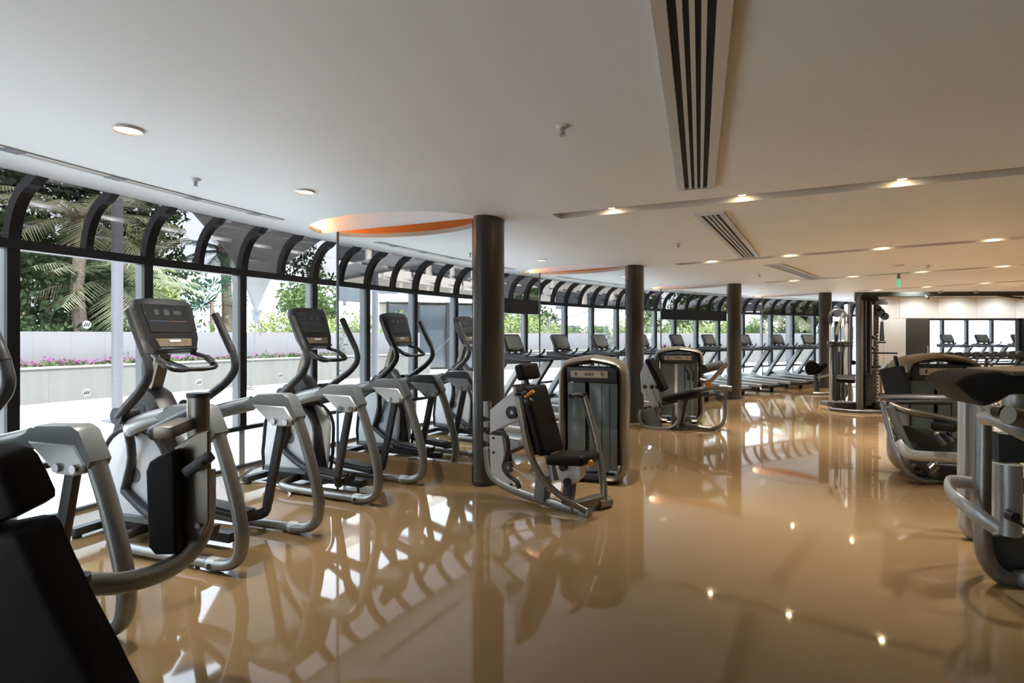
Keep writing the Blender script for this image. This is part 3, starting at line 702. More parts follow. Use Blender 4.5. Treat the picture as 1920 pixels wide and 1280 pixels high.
    for s in (-1, 1): MB().cyl((.26*s, 1.44, 0), (.26*s, 1.44, .03), .03).obj('levelling_foot', 'rubber', f)
    # console
    tilt = rad(20); rot = Rx(-tilt); cc = V((0, .86, 1.555))
    def cl(x, y, z): return cc+rot @ V((x, y, z))
    out = [(-.17, -.21), (.17, -.21), (.215, -.10), (.235, .14), (.215, .20), (.10, .218), (-.10, .218), (-.215, .20), (-.235, .14), (-.215, -.10)]
    body = MB().prism([cl(x, 0, z) for x, z in out], rot @ V((0, .075, 0)), .014, 2).obj('console', 'black_plastic', root)
    scr = MB().prism([cl(x, -.04, z) for x, z in ((-.165, -.055), (.165, -.055), (.19, .165), (-.19, .165))], rot @ V((0, .008, 0)), .002, 1).obj('screen', 'screen', body)
    for x, z, w_, h_, m in ((-.09, .10, .035, .04, 'icon'), (-.01, .10, .045, .045, 'icon'), (-.08, .03, .15, .006, 'icon_blue'), (.07, .03, .14, .006, 'icon_red'), (.08, .10, .06, .03, 'icon')):
        MB().box(cl(x, -.0455, z), (w_, .002, h_), rot).obj('screen_icon', m, scr, False)
    MB().prism([cl(x, -.04, z) for x, z in ((-.13, -.17), (.13, -.17), (.145, -.105), (-.145, -.105))], rot @ V((0, .012, 0)), .003, 1).obj('keypad', 'keypad', body)
    MB().box(cl(0, -.048, -.125), (.09, .004, .018), rot).obj('key_strip', 'white_plastic', body, False)
    MB().box(cl(0, -.05, -.195), (.30, .05, .02), rot, .008).obj('reading_ledge', 'black_plastic', body)
    h = MB().tube([(-.16, .80, 1.36), (-.20, .68, 1.32), (-.185, .58, 1.26), (-.10, .585, 1.245), (0, .62, 1.245), (.10, .585, 1.245), (.185, .58, 1.26), (.20, .68, 1.32), (.16, .80, 1.36)], .017, 10, 4).obj('fixed_handlebar', 'black_plastic', root)
    for s in (-1, 1): MB().tube([(.20*s, .69, 1.325), (.192*s, .61, 1.275)], .024, 10, 1).obj('pulse_grip', 'rubber', h)
    MB().tube([(0, .64, 1.245), (0, .86, 1.30)], .016, 8, 1).obj('bar_stem', 'black_plastic', root)
    return root
e0 = make_elliptical('elliptical trainer at the left edge, its console outside the frame')
eth = [.2845, .3468, .4085]
place(e0, 24.42, eth[0])
e1 = dup(e0); e1['label'] = 'large elliptical trainer with its whole screen in view, in front of the second mullion'; place(e1, 24.48, eth[1])
e2 = dup(e0); e2['label'] = 'elliptical trainer nearest the first mirror fin and its thin pole'; place(e2, 24.5, eth[2])
# ================================================================ TREADMILLS
def make_treadmill(label):
    root = thing('treadmill', label, 'treadmill', group='treadmills along the window')
    for s in (-1, 1):
        MB().prism([(.39*s, -1.62, .13), (.39*s, -1.66, .20), (.39*s, .02, .27), (.39*s, .05, .17)], (.11, 0, 0), .012, 2).obj('side_rail', 'silver_light', root)
        MB().prism([(.39*s, -1.78, .12), (.39*s, -1.78, .20), (.39*s, -1.62, .215), (.39*s, -1.60, .10)], (.13, 0, 0), .015, 2).obj('rear_cap', 'black_plastic', root)
        MB().cyl((.36*s, -1.45, 0), (.36*s, -1.45, .13), .04, .055, 12).obj('rear_foot', 'rubber', root)
        MB().bar((.43*s, .16, .22), (.41*s, -.42, 1.04), .055, .12, up=(0, 1, 0), bev=.012).obj('upright', 'silver_light', root)
        MB().bar((.465*s, .10, .20), (.45*s, -.50, 1.06), .02, .045, up=(0, 1, 0)).obj('upright_edge', 'black_plastic', root)
        MB().prism([(.40*s, .10, 1.04), (.40*s, -.15, 1.02), (.40*s, -.95, 1.06), (.40*s, -.98, 1.10), (.40*s, -.2, 1.13), (.40*s, .08, 1.14)], (.07, 0, 0), .014, 2).obj('handrail', 'black_plastic', root)
    MB().prism([(0, -1.70, .15), (0, -1.74, .17), (0, -1.70, .19), (0, 0, .262), (0, .05, .20)], (.58, 0, 0), .006, 1).obj('running_belt', 'belt', root)
    MB().cyl((-.33, -1.68, .145), (.33, -1.68, .145), .045).obj('rear_roller', 'black_plastic', root)
    MB().prism([(0, -.22, .24), (0, -.05, .34), (0, .12, .37), (0, .33, .30), (0, .40, .18), (0, .36, .09), (0, -.18, .09)], (.80, 0, 0), .035, 3).obj('motor_hood', 'hood', root)
    MB().box((0, .2, .04), (.74, .16, .08), bev=.01).obj('front_foot', 'rubber', root)
    MB().prism([(0, .16, 1.06), (0, -.12, 1.03), (0, -.34, 1.07), (0, -.34, 1.12), (0, -.05, 1.17), (0, .16, 1.16)], (.78, 0, 0), .02, 2).obj('dash', 'black_plastic', root)
    for s in (-1, 1):
        MB().tube([(.22*s, -.30, 1.11), (.22*s, -.42, 1.17), (.22*s, -.46, 1.24)], .018, 8, 3).obj('control_lever', 'black_plastic', root)
        MB().cyl((.25*s, .02, 1.15), (.25*s, .02, 1.20), .055, .06, 16).obj('cup_holder', 'grey_plastic', root)
    rot = Rx(-rad(24)); cc = V((0, .08, 1.345))
    def cl(x, y, z): return cc+rot @ V((x, y, z))
    b = MB().prism([cl(x, 0, z) for x, z in ((-.24, -.16), (.24, -.16), (.27, -.10), (.27, .13), (.24, .165), (-.24, .165), (-.27, .13), (-.27, -.10))], rot @ V((0, .06, 0)), .012, 2).obj('console', 'black_plastic', root)
    MB().box(cl(0, -.032, .01), (.45, .008, .25), rot, .002).obj('screen', 'screen_sheen', b)
    MB().box(cl(0, -.033, -.135), (.2, .006, .02), rot).obj('key_strip', 'keypad', b)
    MB().bar((-.13, .10, 1.10), (-.13, .12, 1.24), .06, .05, up=(0, 1, 0)).obj('console_post', 'black_plastic', root)
    MB().bar((.13, .10, 1.10), (.13, .12, 1.24), .06, .05, up=(0, 1, 0)).obj('console_post', 'black_plastic', root)
    return root
tm = None
NTH = ['nearest its mirror fin', 'in the middle of its trio', 'farthest from its mirror fin']
for k in (1, 2, 3):
    for j in range(3):
        lab = 'treadmill %s, in the bay before the %s column' % (NTH[j], ORD[k])
        if tm is None: tm = o = make_treadmill(lab)
        else: o = dup(tm); o['label'] = lab
        place(o, 25.62, TH0+k*DTH-.0325-.06*j)
for j, t in enumerate((1.37, 1.43, 1.49)):
    o = dup(tm); o['label'] = 'treadmill seen through the opening in the back wall, %s of three' % ('leftmost', 'middle', 'rightmost')[j]; place(o, 25.62, t)
# ================================================================ STRENGTH MACHINES
def pad(mb, p, q, w, th, wdir, bev=.03):
    """upholstered pad: from p to q, w wide along wdir, th thick"""
    p, q, x = V(p), V(q), V(wdir).normalized(); y = (q-p); L = y.length; y.normalize(); x = (x-y*x.dot(y)).normalized(); z = x.cross(y)
    return mb.box((p+q)/2, (w, L, th), M((x, y, z)).transposed(), bev, 3)
def weight_tower(root, c, face, w=.62, d=.40, h=1.25, stripe=False, warm='bronze_silver'):
    """weight stack tower, front towards `face`; written in world coordinates under root"""
    f = V((face[0], face[1], 0)).normalized(); x = V((-f.y, f.x, 0)); c = V((c[0], c[1], 0)); up = V((0, 0, 1))
    def T(a, b, z): return c+x*a+f*b+up*z
    rot = M((x, f*-1, up)).transposed() if x.cross(f*-1).dot(up) > 0 else M((x, f, up)).transposed()
    for s in (-1, 1):
        pth = [T(s*(w/2-.16), 0, .045), T(s*(w/2-.06), 0, .06), T(s*w/2, 0, .16), T(s*w/2, 0, .45), T(s*w/2, 0, h-.20), T(s*(w/2-.03), 0, h-.075), T(s*(w/2-.13), 0, h-.03), T(0, 0, h)]
        MB().tube(pth, d/2, 14, 4, flat=.09/d*1.0, up=f).obj('side_frame', warm, root)
    MB().box(T(0, .02, h-.155), (w-.10, d*.72, .16), rot, .02).obj('header', 'tower_dark', root)
    lab = MB().box(T(-.02, .02+d*.36+.008, h-.15), (w*.62, .016, .075), rot, .012).obj('label_plate', 'label', root)
    fr = lambda a, z, w_, h_: MB().box(T(a*1.0, .02+d*.36+.0175, h-.15+z), (w_, .003, h_), rot)
    fr(-w*.25, 0, .022, .035).obj('label_mark', 'icon_blue', lab, False)
    for i in range(7): fr(-.06+.014*i, .0, .008, .024 if i % 3 else .034).obj('label_mark', 'ink', lab, False)
    for i in range(2):
        a = w*.17+.065*i
        m = MB(); b = T(a, .02+d*.36+.018, h-.15); m.ball(b+up*.022, .007, n=8); m.tube([b+up*.014, b-up*.004, b-up*.004+x*.014, b-up*.024+x*.016], .004, 6, 1); m.tube([b+up*.01, b+up*.004+x*.018, b+up*.016+x*.022], .003, 6, 1); m.obj('label_figure', 'ink', lab)
    for i in range(4): MB().box(T(-w*.22+w*.145*i, 0, h-.055), (.012, .03, .05), rot).obj('arch_strut', warm, root, False)
    zt, zb = h-.24, .13
    for a0, a1 in ((-w/2+.055, -.07), (-.03, w/2-.055)):
        MB().box(T((a0+a1)/2, d*.30, (zt+zb)/2), (a1-a0, .02, zt-zb), rot, .006).obj('front_panel', 'tower_panel', root)
    for a in (.10, .18): MB().box(T(a, d*.30+.012, (zt+zb)/2), (.012, .008, zt-zb-.04), rot).obj('panel_rib', 'tower_dark', root, False)
    MB().box(T(0, -d*.32, (zt+zb)/2), (w-.12, .02, zt-zb), rot, .006).obj('rear_panel', 'tower_dark', root)
    if stripe: MB().box(T(-.05, d*.30+.004, (zt+zb)/2), (.045, .012, zt-zb-.02), rot, .004).obj('light_strip', 'white_paint', root)
    for a in (-.095, -.005): MB().cyl(T(a, .02, .1), T(a, .02, h-.2), .009, n=8).obj('guide_rod', 'chrome', root)
    pm_ = MB().box((0, 0, 0), (.2, .13, .034), rot, .004).mesh('weight_plate', 'steel_plate', False)
    for i in range(12):
        o = link('weight_plate', pm_, root); o.location = T(-.05, .02, .17+.04*i)-root.location*0
        o.matrix_parent_inverse = parent_inv(root)
    MB().box(T(0, 0, .06), (w-.3, d*.8, .06), rot, .01).obj('base_plate', 'charcoal', root)
# ---- chest press in the middle of the floor
P1 = V((-.227, 5.3, 0)); DA = V((.785, -.62, 0)).normalized(); NA = V((-DA.y, DA.x, 0)); A_ = planar(P1, DA)
root = thing('chest_press', 'seated chest press with black backrest, beside the nearest column', 'exercise machine', (P1.x+.45, P1.y-.8, 0), world=True)
def pl(pts, w=0): return [A_(x, y, w) for x, y in pts]
MB().tube(pl([(914, 752), (914, 800), (915, 862), (922, 890), (945, 909), (985, 926), (1040, 944), (1097, 962)]), .042, 12, 5, flat=.75, up=(0, 0, 1)).obj('main_frame', 'silver', root)
MB().prism(pl([(921, 768), (940, 752), (976, 722), (988, 750), (980, 788), (962, 793), (921, 812)]), NA*.05, .008, 1).obj('upper_plate', 'silver_light', root)
MB().prism(pl([(919, 814), (944, 818), (949, 850), (944, 872), (952, 892), (969, 905), (969, 922), (945, 910), (922, 884)]), NA*.04, .006, 1).obj('lower_plate', 'silver_light', root)
MB().tube(pl([(926, 808), (946, 812), (953, 834), (949, 860), (944, 876), (955, 893), (971, 905), (974, 924)]), .022, 8, 3).obj('cable_guard', 'black_plastic', root)
k = MB().disc(A_(960, 773, -.045), NA, .058, .04, 24).obj('pivot_cap', 'black_plastic', root); MB().disc(A_(960, 773, -.068), NA, .02, .01).obj('bolt', 'chrome', k)
k = MB().disc(A_(953, 876, -.03), NA, .05, .03, 20).obj('pulley', 'charcoal', root); MB().disc(A_(953, 876, -.05), NA, .016, .01).obj('bolt', 'chrome', k)
MB().tube(pl([(950, 870), (1034, 922)], -.03), .007, 6, 1).obj('cable', 'silver_light', root)
for q in ((925, 821), (925, 848), (958, 908)): MB().disc(A_(*q, -.026), NA, .012, .008, 8).obj('bolt', 'slot_black', root)
MB().bar(A_(1016, 936), A_(1020, 890), .11, .11, up=DA, bev=.012).obj('seat_post', 'grey_plastic', root)
MB().bar(A_(975, 830, .06), A_(1035, 822, .06), .06, .06, bev=.008).obj('cross_tube', 'bronze_silver', root)
MB().tube(pl([(978, 722), (996, 770), (1022, 840), (1034, 872), (1040, 900)]), .035, 10, 3).obj('back_post', 'silver', root)
sh = MB(); pad(sh, A_(1016, 850), A_(982, 722), .30, .035, NA, .01); sh.obj('back_shell', 'silver', root)
b = MB(); pad(b, A_(1034, 850, .02), A_(999, 722, .02), .33, .085, NA, .04); b.obj('backrest', 'vinyl', root)
b = MB(); pad(b, A_(993, 711, .02), A_(986, 682, .02), .27, .085, NA, .03); b.obj('headrest', 'vinyl', root)
MB().bar(A_(990, 735), A_(984, 690), .05, .02, up=DA).obj('headrest_stem', 'black_plastic', root)
m = MB(); m.cyl(A_(985, 744, -.20), A_(1000, 733, -.20), .016); m.obj('adjust_knob', 'orange_knob', root)
MB().ball(A_(992, 753, -.19), .045, (1, 1, .8)).obj('adjuster', 'black_plastic', root)
s_c = A_(1072, 858, 0); m = MB(); pad(m, s_c-DA*.17+V((0, 0, -.02)), s_c+DA*.19+V((0, 0, .02)), .31, .085, NA, .035); m.obj('seat', 'vinyl', root)
MB().prism([A_(x, y) for x, y in ((1046, 868), (1092, 868), (1094, 892), (1078, 906), (1056, 902))], NA*.10, .012, 2).obj('seat_bracket', 'silver_light', root)
for q in ((1056, 875), (1064, 904)): MB().disc(A_(*q, -.06), NA, .036, .03).obj('bracket_dial', 'black_plastic', root)
MB().box(A_(1102, 867, -.02), (.08, .08, .05), bev=.015).obj('seat_lever', 'orange_knob', root)
MB().bar(A_(1070, 900), A_(1064, 945), .07, .09, up=DA, bev=.01).obj('front_post', 'charcoal', root)
for nm, pts in (('press_arm', [(971, 742, -.36), (980, 790, -.36), (990, 838, -.34), (1006, 878, -.30), (1035, 916, -.22), (1068, 940, -.16), (1100, 958, -.10)]), ('press_arm', [(1094, 742, .40), (1104, 775, .40), (1116, 820, .38), (1126, 870, .34), (1131, 908, .30), (1132, 940, .26)])):
    a = MB().tube([A_(*q) for q in pts], .034, 12, 5, flat=.7, up=DA).obj(nm, 'bronze_silver', root)
    q0 = A_(*pts[0]); MB().tube([q0+V((0, 0, .0)), q0-NA*.12*(1 if pts[0][2] > 0 else -.8)+V((0, 0, .02)), q0-NA*.22*(1 if pts[0][2] > 0 else -.4)+V((0, 0, .015))], .021, 10, 2).obj('grip', 'rubber', a)
    MB().cyl(q0, q0+V((0, 0, .03)), .03, n=12).obj('end_cap', 'black_plastic', a)
MB().bar(A_(1066, 952, -.02), A_(1128, 934, .26), .10, .08, bev=.02).obj('front_crossbar', 'bronze_silver', root)
MB().cyl(A_(1120, 944, .20), A_(1142, 940, .34), .05, n=16).obj('pivot_barrel', 'bronze_silver', root)
MB().box(A_(1098, 962)+V((0, 0, 0)), (.09, .09, .085), Rz(math.atan2(DA.y, DA.x)), .02).obj('frame_foot', 'silver', root)
TA = G(1119, 906); weight_tower(root, (TA.x, TA.y+.16), (-.33, -.95), .62, .40, 1.25)
# ---- second machine, between the second and third columns
P2 = G(1215, 803); DB = V((.90, -.44, 0)).normalized(); NB = V((-DB.y, DB.x, 0)); P2 = P2+V((0, .25, 0)); B_ = planar(P2, DB)
root = thing('leg_extension', 'seated leg machine with tilted black backrest and weight tower, beside the second column', 'exercise machine', (P2.x+.5, P2.y, 0), world=True)
def pb(pts, w=0): return [B_(x, y, w) for x, y in pts]
MB().tube(pb([(1202, 768), (1200, 783), (1206, 797), (1220, 801), (1250, 803), (1266, 797), (1274, 782), (1275, 750)], -.12), .03, 10, 5).obj('left_frame', 'silver', root)
MB().tube(pb([(1278, 797), (1305, 800), (1335, 803), (1352, 797), (1359, 782), (1359, 735)], .05), .03, 10, 5).obj('right_frame', 'silver', root)
MB().prism(pb([(1206, 770), (1226, 763), (1241, 797), (1208, 797)], -.05), NB*.05, .008, 1).obj('side_plate', 'grey_plastic', root)
MB().prism(pb([(1201, 700), (1214, 670), (1222, 672), (1244, 738), (1228, 764), (1203, 735)], .1), NB*.05, .01, 1).obj('back_plate', 'silver_light', root)
m = MB(); pad(m, B_(1247, 732), B_(1217, 672), .36, .10, NB, .04); m.obj('backrest', 'vinyl', root)
m = MB(); pad(m, B_(1246, 748), B_(1312, 733), .40, .09, NB, .035); m.obj('seat', 'vinyl', root)
MB().bar(B_(1240, 757), B_(1330, 737), .07, .06, bev=.01).obj('seat_rail', 'charcoal', root)
for i, (x0, x1) in enumerate(((1209, 1224), (1222, 1234), (1232, 1242))):
    q = MB().tube([B_(x0, 727, -.2+.12*i), B_(x0+4, 740, -.2+.12*i), B_(x1, 762, -.2+.12*i)], .016, 8, 3).obj('start_lever', 'silver_light', root)
    MB().ball(B_(x0, 725, -.2+.12*i), .035).obj('lever_knob', 'black_plastic', q)
MB().cyl(B_(1318, 692, -.25), B_(1350, 684, .3), .07, n=16).obj('shin_roller', 'grey_vinyl', root)
MB().tube(pb([(1312, 712), (1330, 715), (1350, 695), (1364, 680)]), .032, 10, 3).obj('roller_arm', 'bronze_silver', root)
MB().tube(pb([(1300, 733), (1325, 728), (1352, 726), (1372, 728)], .05), .04, 10, 3).obj('pivot_arm', 'silver', root)
MB().ball(B_(1351, 744, -.05), .075).obj('counterweight', 'charcoal', root)
MB().cyl(B_(1328, 720, -.1), B_(1328, 720, .1), .05).obj('range_dial', 'orange_knob', root)
for x in (1290, 1300): MB().tube([B_(x, 712, -.28+.02*(x-1290)), B_(x, 698, -.28), B_(x-5, 688, -.28)], .018, 8, 2).obj('side_grip', 'rubber', root)
MB().bar(B_(1276, 800), B_(1290, 735), .06, .06, bev=.008).obj('seat_post', 'charcoal', root)
MB().bar(B_(1262, 800), B_(1262, 760), .05, .05).obj('rear_post', 'silver', root)
weight_tower(root, (2.86, 9.62), (-.22, -.97), .72, .42, 1.255, True)
# ---- leg press machine at right, middle distance
root = thing('leg_press', 'right-hand leg machine with wide silver base loop and upright grey pad, before the dumbbell rack', 'exercise machine', (4.2, 5.6, 0), world=True)
def u(pts, D): return [U(x, y, D) for x, y in pts]
MB().tube([U(1656, 756, 5.9), U(1668, 800, 5.75), U(1681, 848, 5.62), U(1694, 878, 5.6), U(1718, 897, 5.6), U(1760, 901, 5.65), U(1812, 898, 5.72)], .045, 12, 5, flat=.7, up=(0, 1, 0)).obj('base_loop', 'silver', root)
MB().tube(u([(1668, 762), (1690, 815), (1706, 848)], 5.55), .04, 10, 3).obj('brace_tube', 'grey_plastic', root)
MB().tube([U(1682, 828, 5.45), U(1693, 842, 5.4), U(1706, 851, 5.38), U(1760, 856, 5.4), U(1815, 858, 5.45)], .05, 10, 4, flat=.45, up=(0, 0, 1)).obj('foot_loop', 'silver_light', root)
MB().prism(u([(1688, 796), (1735, 802), (1800, 824), (1800, 850), (1708, 850)], 5.65), (0, .04, 0), .008, 1).obj('shroud_plate', 'tower_dark', root)
MB().tube([U(1652, 745, 5.8), U(1700, 744, 5.6), U(1785, 746, 5.4)], .033, 10, 1).obj('upper_bar', 'silver', root)
MB().tube([U(1664, 754, 5.7), U(1720, 753, 5.55), U(1785, 753, 5.4)], .028, 10, 1).obj('lower_bar', 'charcoal', root)
MB().tube([U(1668, 757, 5.6), U(1700, 770, 5.5), U(1750, 780, 5.45), U(1800, 792, 5.4)], .035, 10, 3).obj('sled_rail', 'bronze_silver', root)
m = MB(); pad(m, U(1686, 746, 5.8), U(1671, 688, 5.85), .22, .12, (.75, -.6, 0), .03); m.obj('upright_pad', 'grey_vinyl', root)
MB().tube(u([(1678, 667), (1681, 680), (1690, 740)], 5.9), .018, 8, 1).obj('pad_handle', 'black_plastic', root)
MB().bar(U(1694, 702, 5.9), U(1722, 702, 6.0), .05, .04).obj('tower_link', 'bronze_silver', root)
m = MB(); pad(m, U(1752, 795, 5.5), U(1800, 800, 5.35), .34, .08, (.2, .97, 0), .03); m.obj('seat', 'vinyl', root)
for x, y in ((1757, 818), (1772, 812)): MB().cyl(U(x, y, 5.35), U(x+14, y+16, 5.3), .03).obj('stop_peg', 'black_plastic', root)
MB().ball(U(1757, 813, 5.36), .028).obj('peg_cap', 'bronze_silver', root)
MB().cyl(U(1738, 886, 5.6), U(1752, 872, 5.6), .05).obj('pivot_block', 'chrome', root); MB().box(U(1768, 886, 5.65), (.16, .12, .14), bev=.02).obj('pivot_cover', 'black_plastic', root)
MB().bar(U(1712, 850, 5.5), U(1745, 892, 5.6), .05, .05).obj('lower_strut', 'charcoal', root)
weight_tower(root, (4.55, 6.05), (-.12, -.99), .70, .42, 1.26)
# ---- nearest machine on the right, cut by the frame
root = thing('abductor_machine', 'large silver-framed machine cut by the right edge, nearest the camera there', 'exercise machine', (2.95, 3.3, 0), world=True)
MB().tube([U(1842, 752, 3.42), U(1842, 830, 3.40), U(1842, 1000, 3.38), U(1850, 1048, 3.38), U(1874, 1078, 3.37), U(1915, 1092, 3.36), U(1985, 1098, 3.36), U(2100, 1100, 3.40)], .046, 14, 5).obj('front_frame', 'silver', root)
MB().tube([U(1809, 742, 4.1), U(1809, 800, 4.1), U(1809, 960, 4.1), U(1815, 995, 4.1), U(1850, 1008, 4.1), U(1960, 1005, 4.1), U(1985, 1003, 3.8)], .042, 12, 4).obj('rear_frame', 'silver_light', root)
MB().bar(U(1826, 745, 4.2), U(1826, 960, 4.2), .05, .06).obj('rear_channel', 'tower_dark', root)
MB().tube([U(1910, 912, 3.75), U(1850, 909, 3.7), U(1795, 903, 3.62), U(1777, 905, 3.52), U(1781, 922, 3.40), U(1806, 945, 3.25), U(1832, 965, 3.18), U(1870, 990, 3.12)], .042, 10, 4, flat=.45, up=(0, 0, 1)).obj('foot_loop', 'silver_light', root)
MB().prism(u([(1758, 714), (1778, 700), (1806, 694), (1860, 693), (1990, 690), (1990, 728), (1905, 733), (1858, 735), (1836, 748), (1812, 755), (1790, 742)], 2.75), (.06, .30, 0), .03, 3).obj('hip_pad', 'grey_vinyl', root)
MB().prism(u([(1850, 692), (1990, 688), (1990, 698), (1850, 700)], 2.72), (.06, .34, 0), .008, 1).obj('pad_board', 'bronze_silver', root)
MB().prism(u([(1858, 712), (1925, 708), (1925, 730), (1868, 722)], 3.0), (0, .08, 0), .008, 1).obj('pad_bracket', 'bronze_silver', root)
MB().tube([U(1902, 712, 3.1), U(1902, 770, 3.1), U(1900, 800, 3.1)], .055, 14, 2).obj('arm_post', 'silver_light', root)
MB().tube([U(1828, 742, 3.3), U(1850, 756, 3.2), U(1872, 776, 3.1)], .04, 10, 3).obj('link_tube', 'silver', root)
MB().disc(U(1876, 772, 3.02), (0, 1, 0), .035, .05, 20).obj('link_knob', 'black_plastic', root)
MB().tube([U(1846, 782, 3.2), U(1872, 786, 3.1), U(1900, 800, 3.05), U(1960, 830, 3.0)], .045, 12, 4).obj('elbow_tube', 'silver_light', root)
MB().tube([U(1890, 778, 2.9), U(1920, 785, 2.9), U(1960, 800, 2.9)], .05, 12, 3).obj('handle_boss', 'bronze_silver', root)
MB().prism(u([(1862, 808), (1905, 812), (1980, 830), (1980, 868), (1864, 866)], 3.5), (0, .05, 0), .01, 1).obj('dark_shroud', 'tower_dark', root)
MB().tube([U(1888, 868, 3.45), U(1888, 940, 3.45), U(1886, 1000, 3.45)], .075, 16, 1).obj('pivot_column', 'silver_light', root)
MB().disc(U(1898, 968, 3.34), (0, 1, 0), .03, .05, 18).obj('lock_knob', 'black_plastic', root)
MB().tube([U(1900, 972, 3.33), U(1925, 990, 3.33), U(1960, 1010, 3.33)], .01, 6, 1).obj('cable', 'charcoal', root)
MB().prism(u([(1853, 1002), (1990, 1000), (1990, 1094), (1910, 1090), (1880, 1076), (1860, 1048)], 3.42), (0, .04, 0), .006, 1).obj('base_shroud', 'tower_dark', root)
MB().tube(u([(1853, 1020), (1862, 1050), (1882, 1072), (1905, 1084)], 3.36), .007, 6, 3).obj('edge_trim', 'bronze_silver', root)
MB().bar(U(1862, 905, 3.6), U(1960, 912, 3.6), .06, .10).obj('cross_bar', 'bronze_silver', root)
weight_tower(root, (3.98, 3.62), (-.35, -.94), .62, .42, 1.26)
m = MB(); pad(m, V((3.02, 3.15, .47)), V((3.45, 3.05, .47)), .40, .09, (0, 1, 0), .035); m.obj('seat', 'vinyl', root)
MB().bar(V((3.22, 3.12, .04)), V((3.22, 3.12, .44)), .09, .09, up=(0, 1, 0), bev=.01).obj('seat_post', 'charcoal', root)
MB().bar(V((3.0, 3.32, .05)), V((3.8, 3.45, .05)), .08, .08, bev=.01).obj('floor_rail', 'silver', root)
# ---- dark machine at the near left
root = thing('seated_machine', 'dark seated machine at the near left corner with headrest, backrest and padded post', 'exercise machine', (-1.25, 1.6, 0), world=True)
MB().prism(u([(-250, 1010), (-240, 992), (-100, 985), (0, 990), (50, 980), (70, 981), (82, 992), (112, 1062), (150, 1140), (190, 1215), (222, 1280), (290, 1410), (-250, 1410)], 1.25), (.02, .09, .02), .018, 3).obj('backrest', 'vinyl', root)
MB().prism(u([(-250, 880), (-240, 852), (-100, 843), (10, 847), (26, 851), (38, 862), (56, 896), (73, 934), (73, 946), (60, 955), (0, 974), (-120, 988), (-240, 988)], 1.27), (.02, .09, .02), .018, 3).obj('headrest', 'vinyl', root)
MB().bar(U(-90, 900, 1.34), U(-60, 1420, 1.40), .06, .05, up=(0, 1, 0)).obj('back_post', 'charcoal', root)
m = MB(); pad(m, V((-1.50, 1.40, .45)), V((-1.54, 1.72, .46)), .38, .09, (1, .1, 0), .035); m.obj('seat', 'vinyl', root)
MB().tube([V((-1.26, 1.40, .04)), V((-1.26, 1.42, .38)), V((-1.27, 1.60, .42)), V((-1.40, 1.9, .47)), U(150, 1100, 2.1), U(232, 1092, 2.22), U(310, 1068, 2.38), U(358, 1034, 2.5), U(382, 992, 2.56), U(389, 940, 2.6), U(389, 880, 2.62)], .043, 14, 5, flat=.8, up=(0, 0, 1)).obj('main_frame', 'silver', root)
MB().disc(U(143, 1087, 2.05), (0, 0, 1), .045, .03, 20).obj('pivot_cap', 'black_plastic', root)
MB().tube([V((-1.6, 1.35, .035)), V((-1.26, 1.42, .035)), V((-.98, 1.30, .035))], .035, 10, 2).obj('base_foot', 'silver', root)
MB().bar(V((-1.26, 1.42, .05)), V((-1.42, 2.05, .05)), .07, .06, bev=.01).obj('floor_rail', 'silver', root)
MB().bar(U(165, 1140, 2.12), V((-1.47, 2.1, .04)), .05, .05, bev=.01).obj('front_prop', 'charcoal', root)
MB().tube([U(372, 742, 2.62), U(372, 800, 2.62), U(372, 900, 2.62), U(375, 985, 2.60)], .05, 14, 1, flat=.8, up=(1, 0, 0)).obj('post', 'bronze_silver', root)
MB().disc(U(372, 740, 2.62), (0, 0, 1), .052, .02, 20).obj('post_cap', 'charcoal', root)
MB().prism(u([(330, 838), (368, 812), (394, 806), (395, 975), (384, 1000), (366, 1020), (342, 1030), (334, 880)], 2.51), (.0, .03, 0), .006, 1).obj('side_plate', 'bronze_silver', root)
for x, y in ((371, 985), (355, 1003)): MB().disc(U(x, y, 2.485), (0, 1, 0), .012, .012, 10).obj('bolt', 'chrome', root)
MB().prism(u([(283, 880), (290, 862), (305, 852), (330, 842), (338, 848), (340, 1000), (342, 1034), (300, 1034), (288, 1020)], 2.45), (0, .08, 0), .016, 3).obj('thigh_pad', 'vinyl', root)
MB().bar(U(346, 888, 2.44), U(398, 852, 2.44), .034, .05, bev=.014).obj('lever', 'black_plastic', root)
MB().disc(U(376, 871, 2.41), (0, 1, 0), .011, .012, 10).obj('lever_pin', 'slot_black', root)
MB().bar(U(304, 812, 2.40), U(352, 792, 2.60), .085, .055, bev=.012).obj('arm_stub', 'bronze_silver', root)
MB().tube([U(366, 775, 2.66), U(330, 792, 2.72), U(290, 812, 2.78)], .04, 10, 2).obj('cross_arm', 'charcoal', root)
# ================================================================ CABLE CROSSOVER, BENCH, DUMBBELLS, SMALL THINGS
root = thing('cable_crossover', 'tall black cable crossover gantry with chrome rods, weight stacks and an overhead beam', 'exercise machine', (6.95, 11.0, 0), world=True)
D = 11.0; X = lambda x: (x-960)*D/F; Zz = lambda y, d=D: CAMZ-(y-YH)*d/F
MB().box((X(1609), D-.05, 1.16), (.075, .10, 2.28), bev=.01).obj('front_post', 'grey_plastic', root)
MB().box((X(1627), D+.12, 1.16), (.24, .16, 2.26), bev=.012).obj('stack_shroud', 'charcoal', root)
for x in (1616, 1622, 1632, 1637): MB().cyl((X(x), D-.03, .08), (X(x), D-.03, 2.2), .014, n=8).obj('guide_rod', 'chrome', root)
MB().box((X(1646), D+.05, 1.10), (.05, .08, 2.0), bev=.006).obj('selector_column', 'silver_light', root)
pmh = MB().box((0, 0, 0), (.028, .012, .03)).mesh('adjustment_notch', 'slot_black', False)
for i in range(26): o = link('adjustment_notch', pmh, root); o.matrix_parent_inverse = parent_inv(root); o.location = (X(1646), D+.006, .25+.068*i)
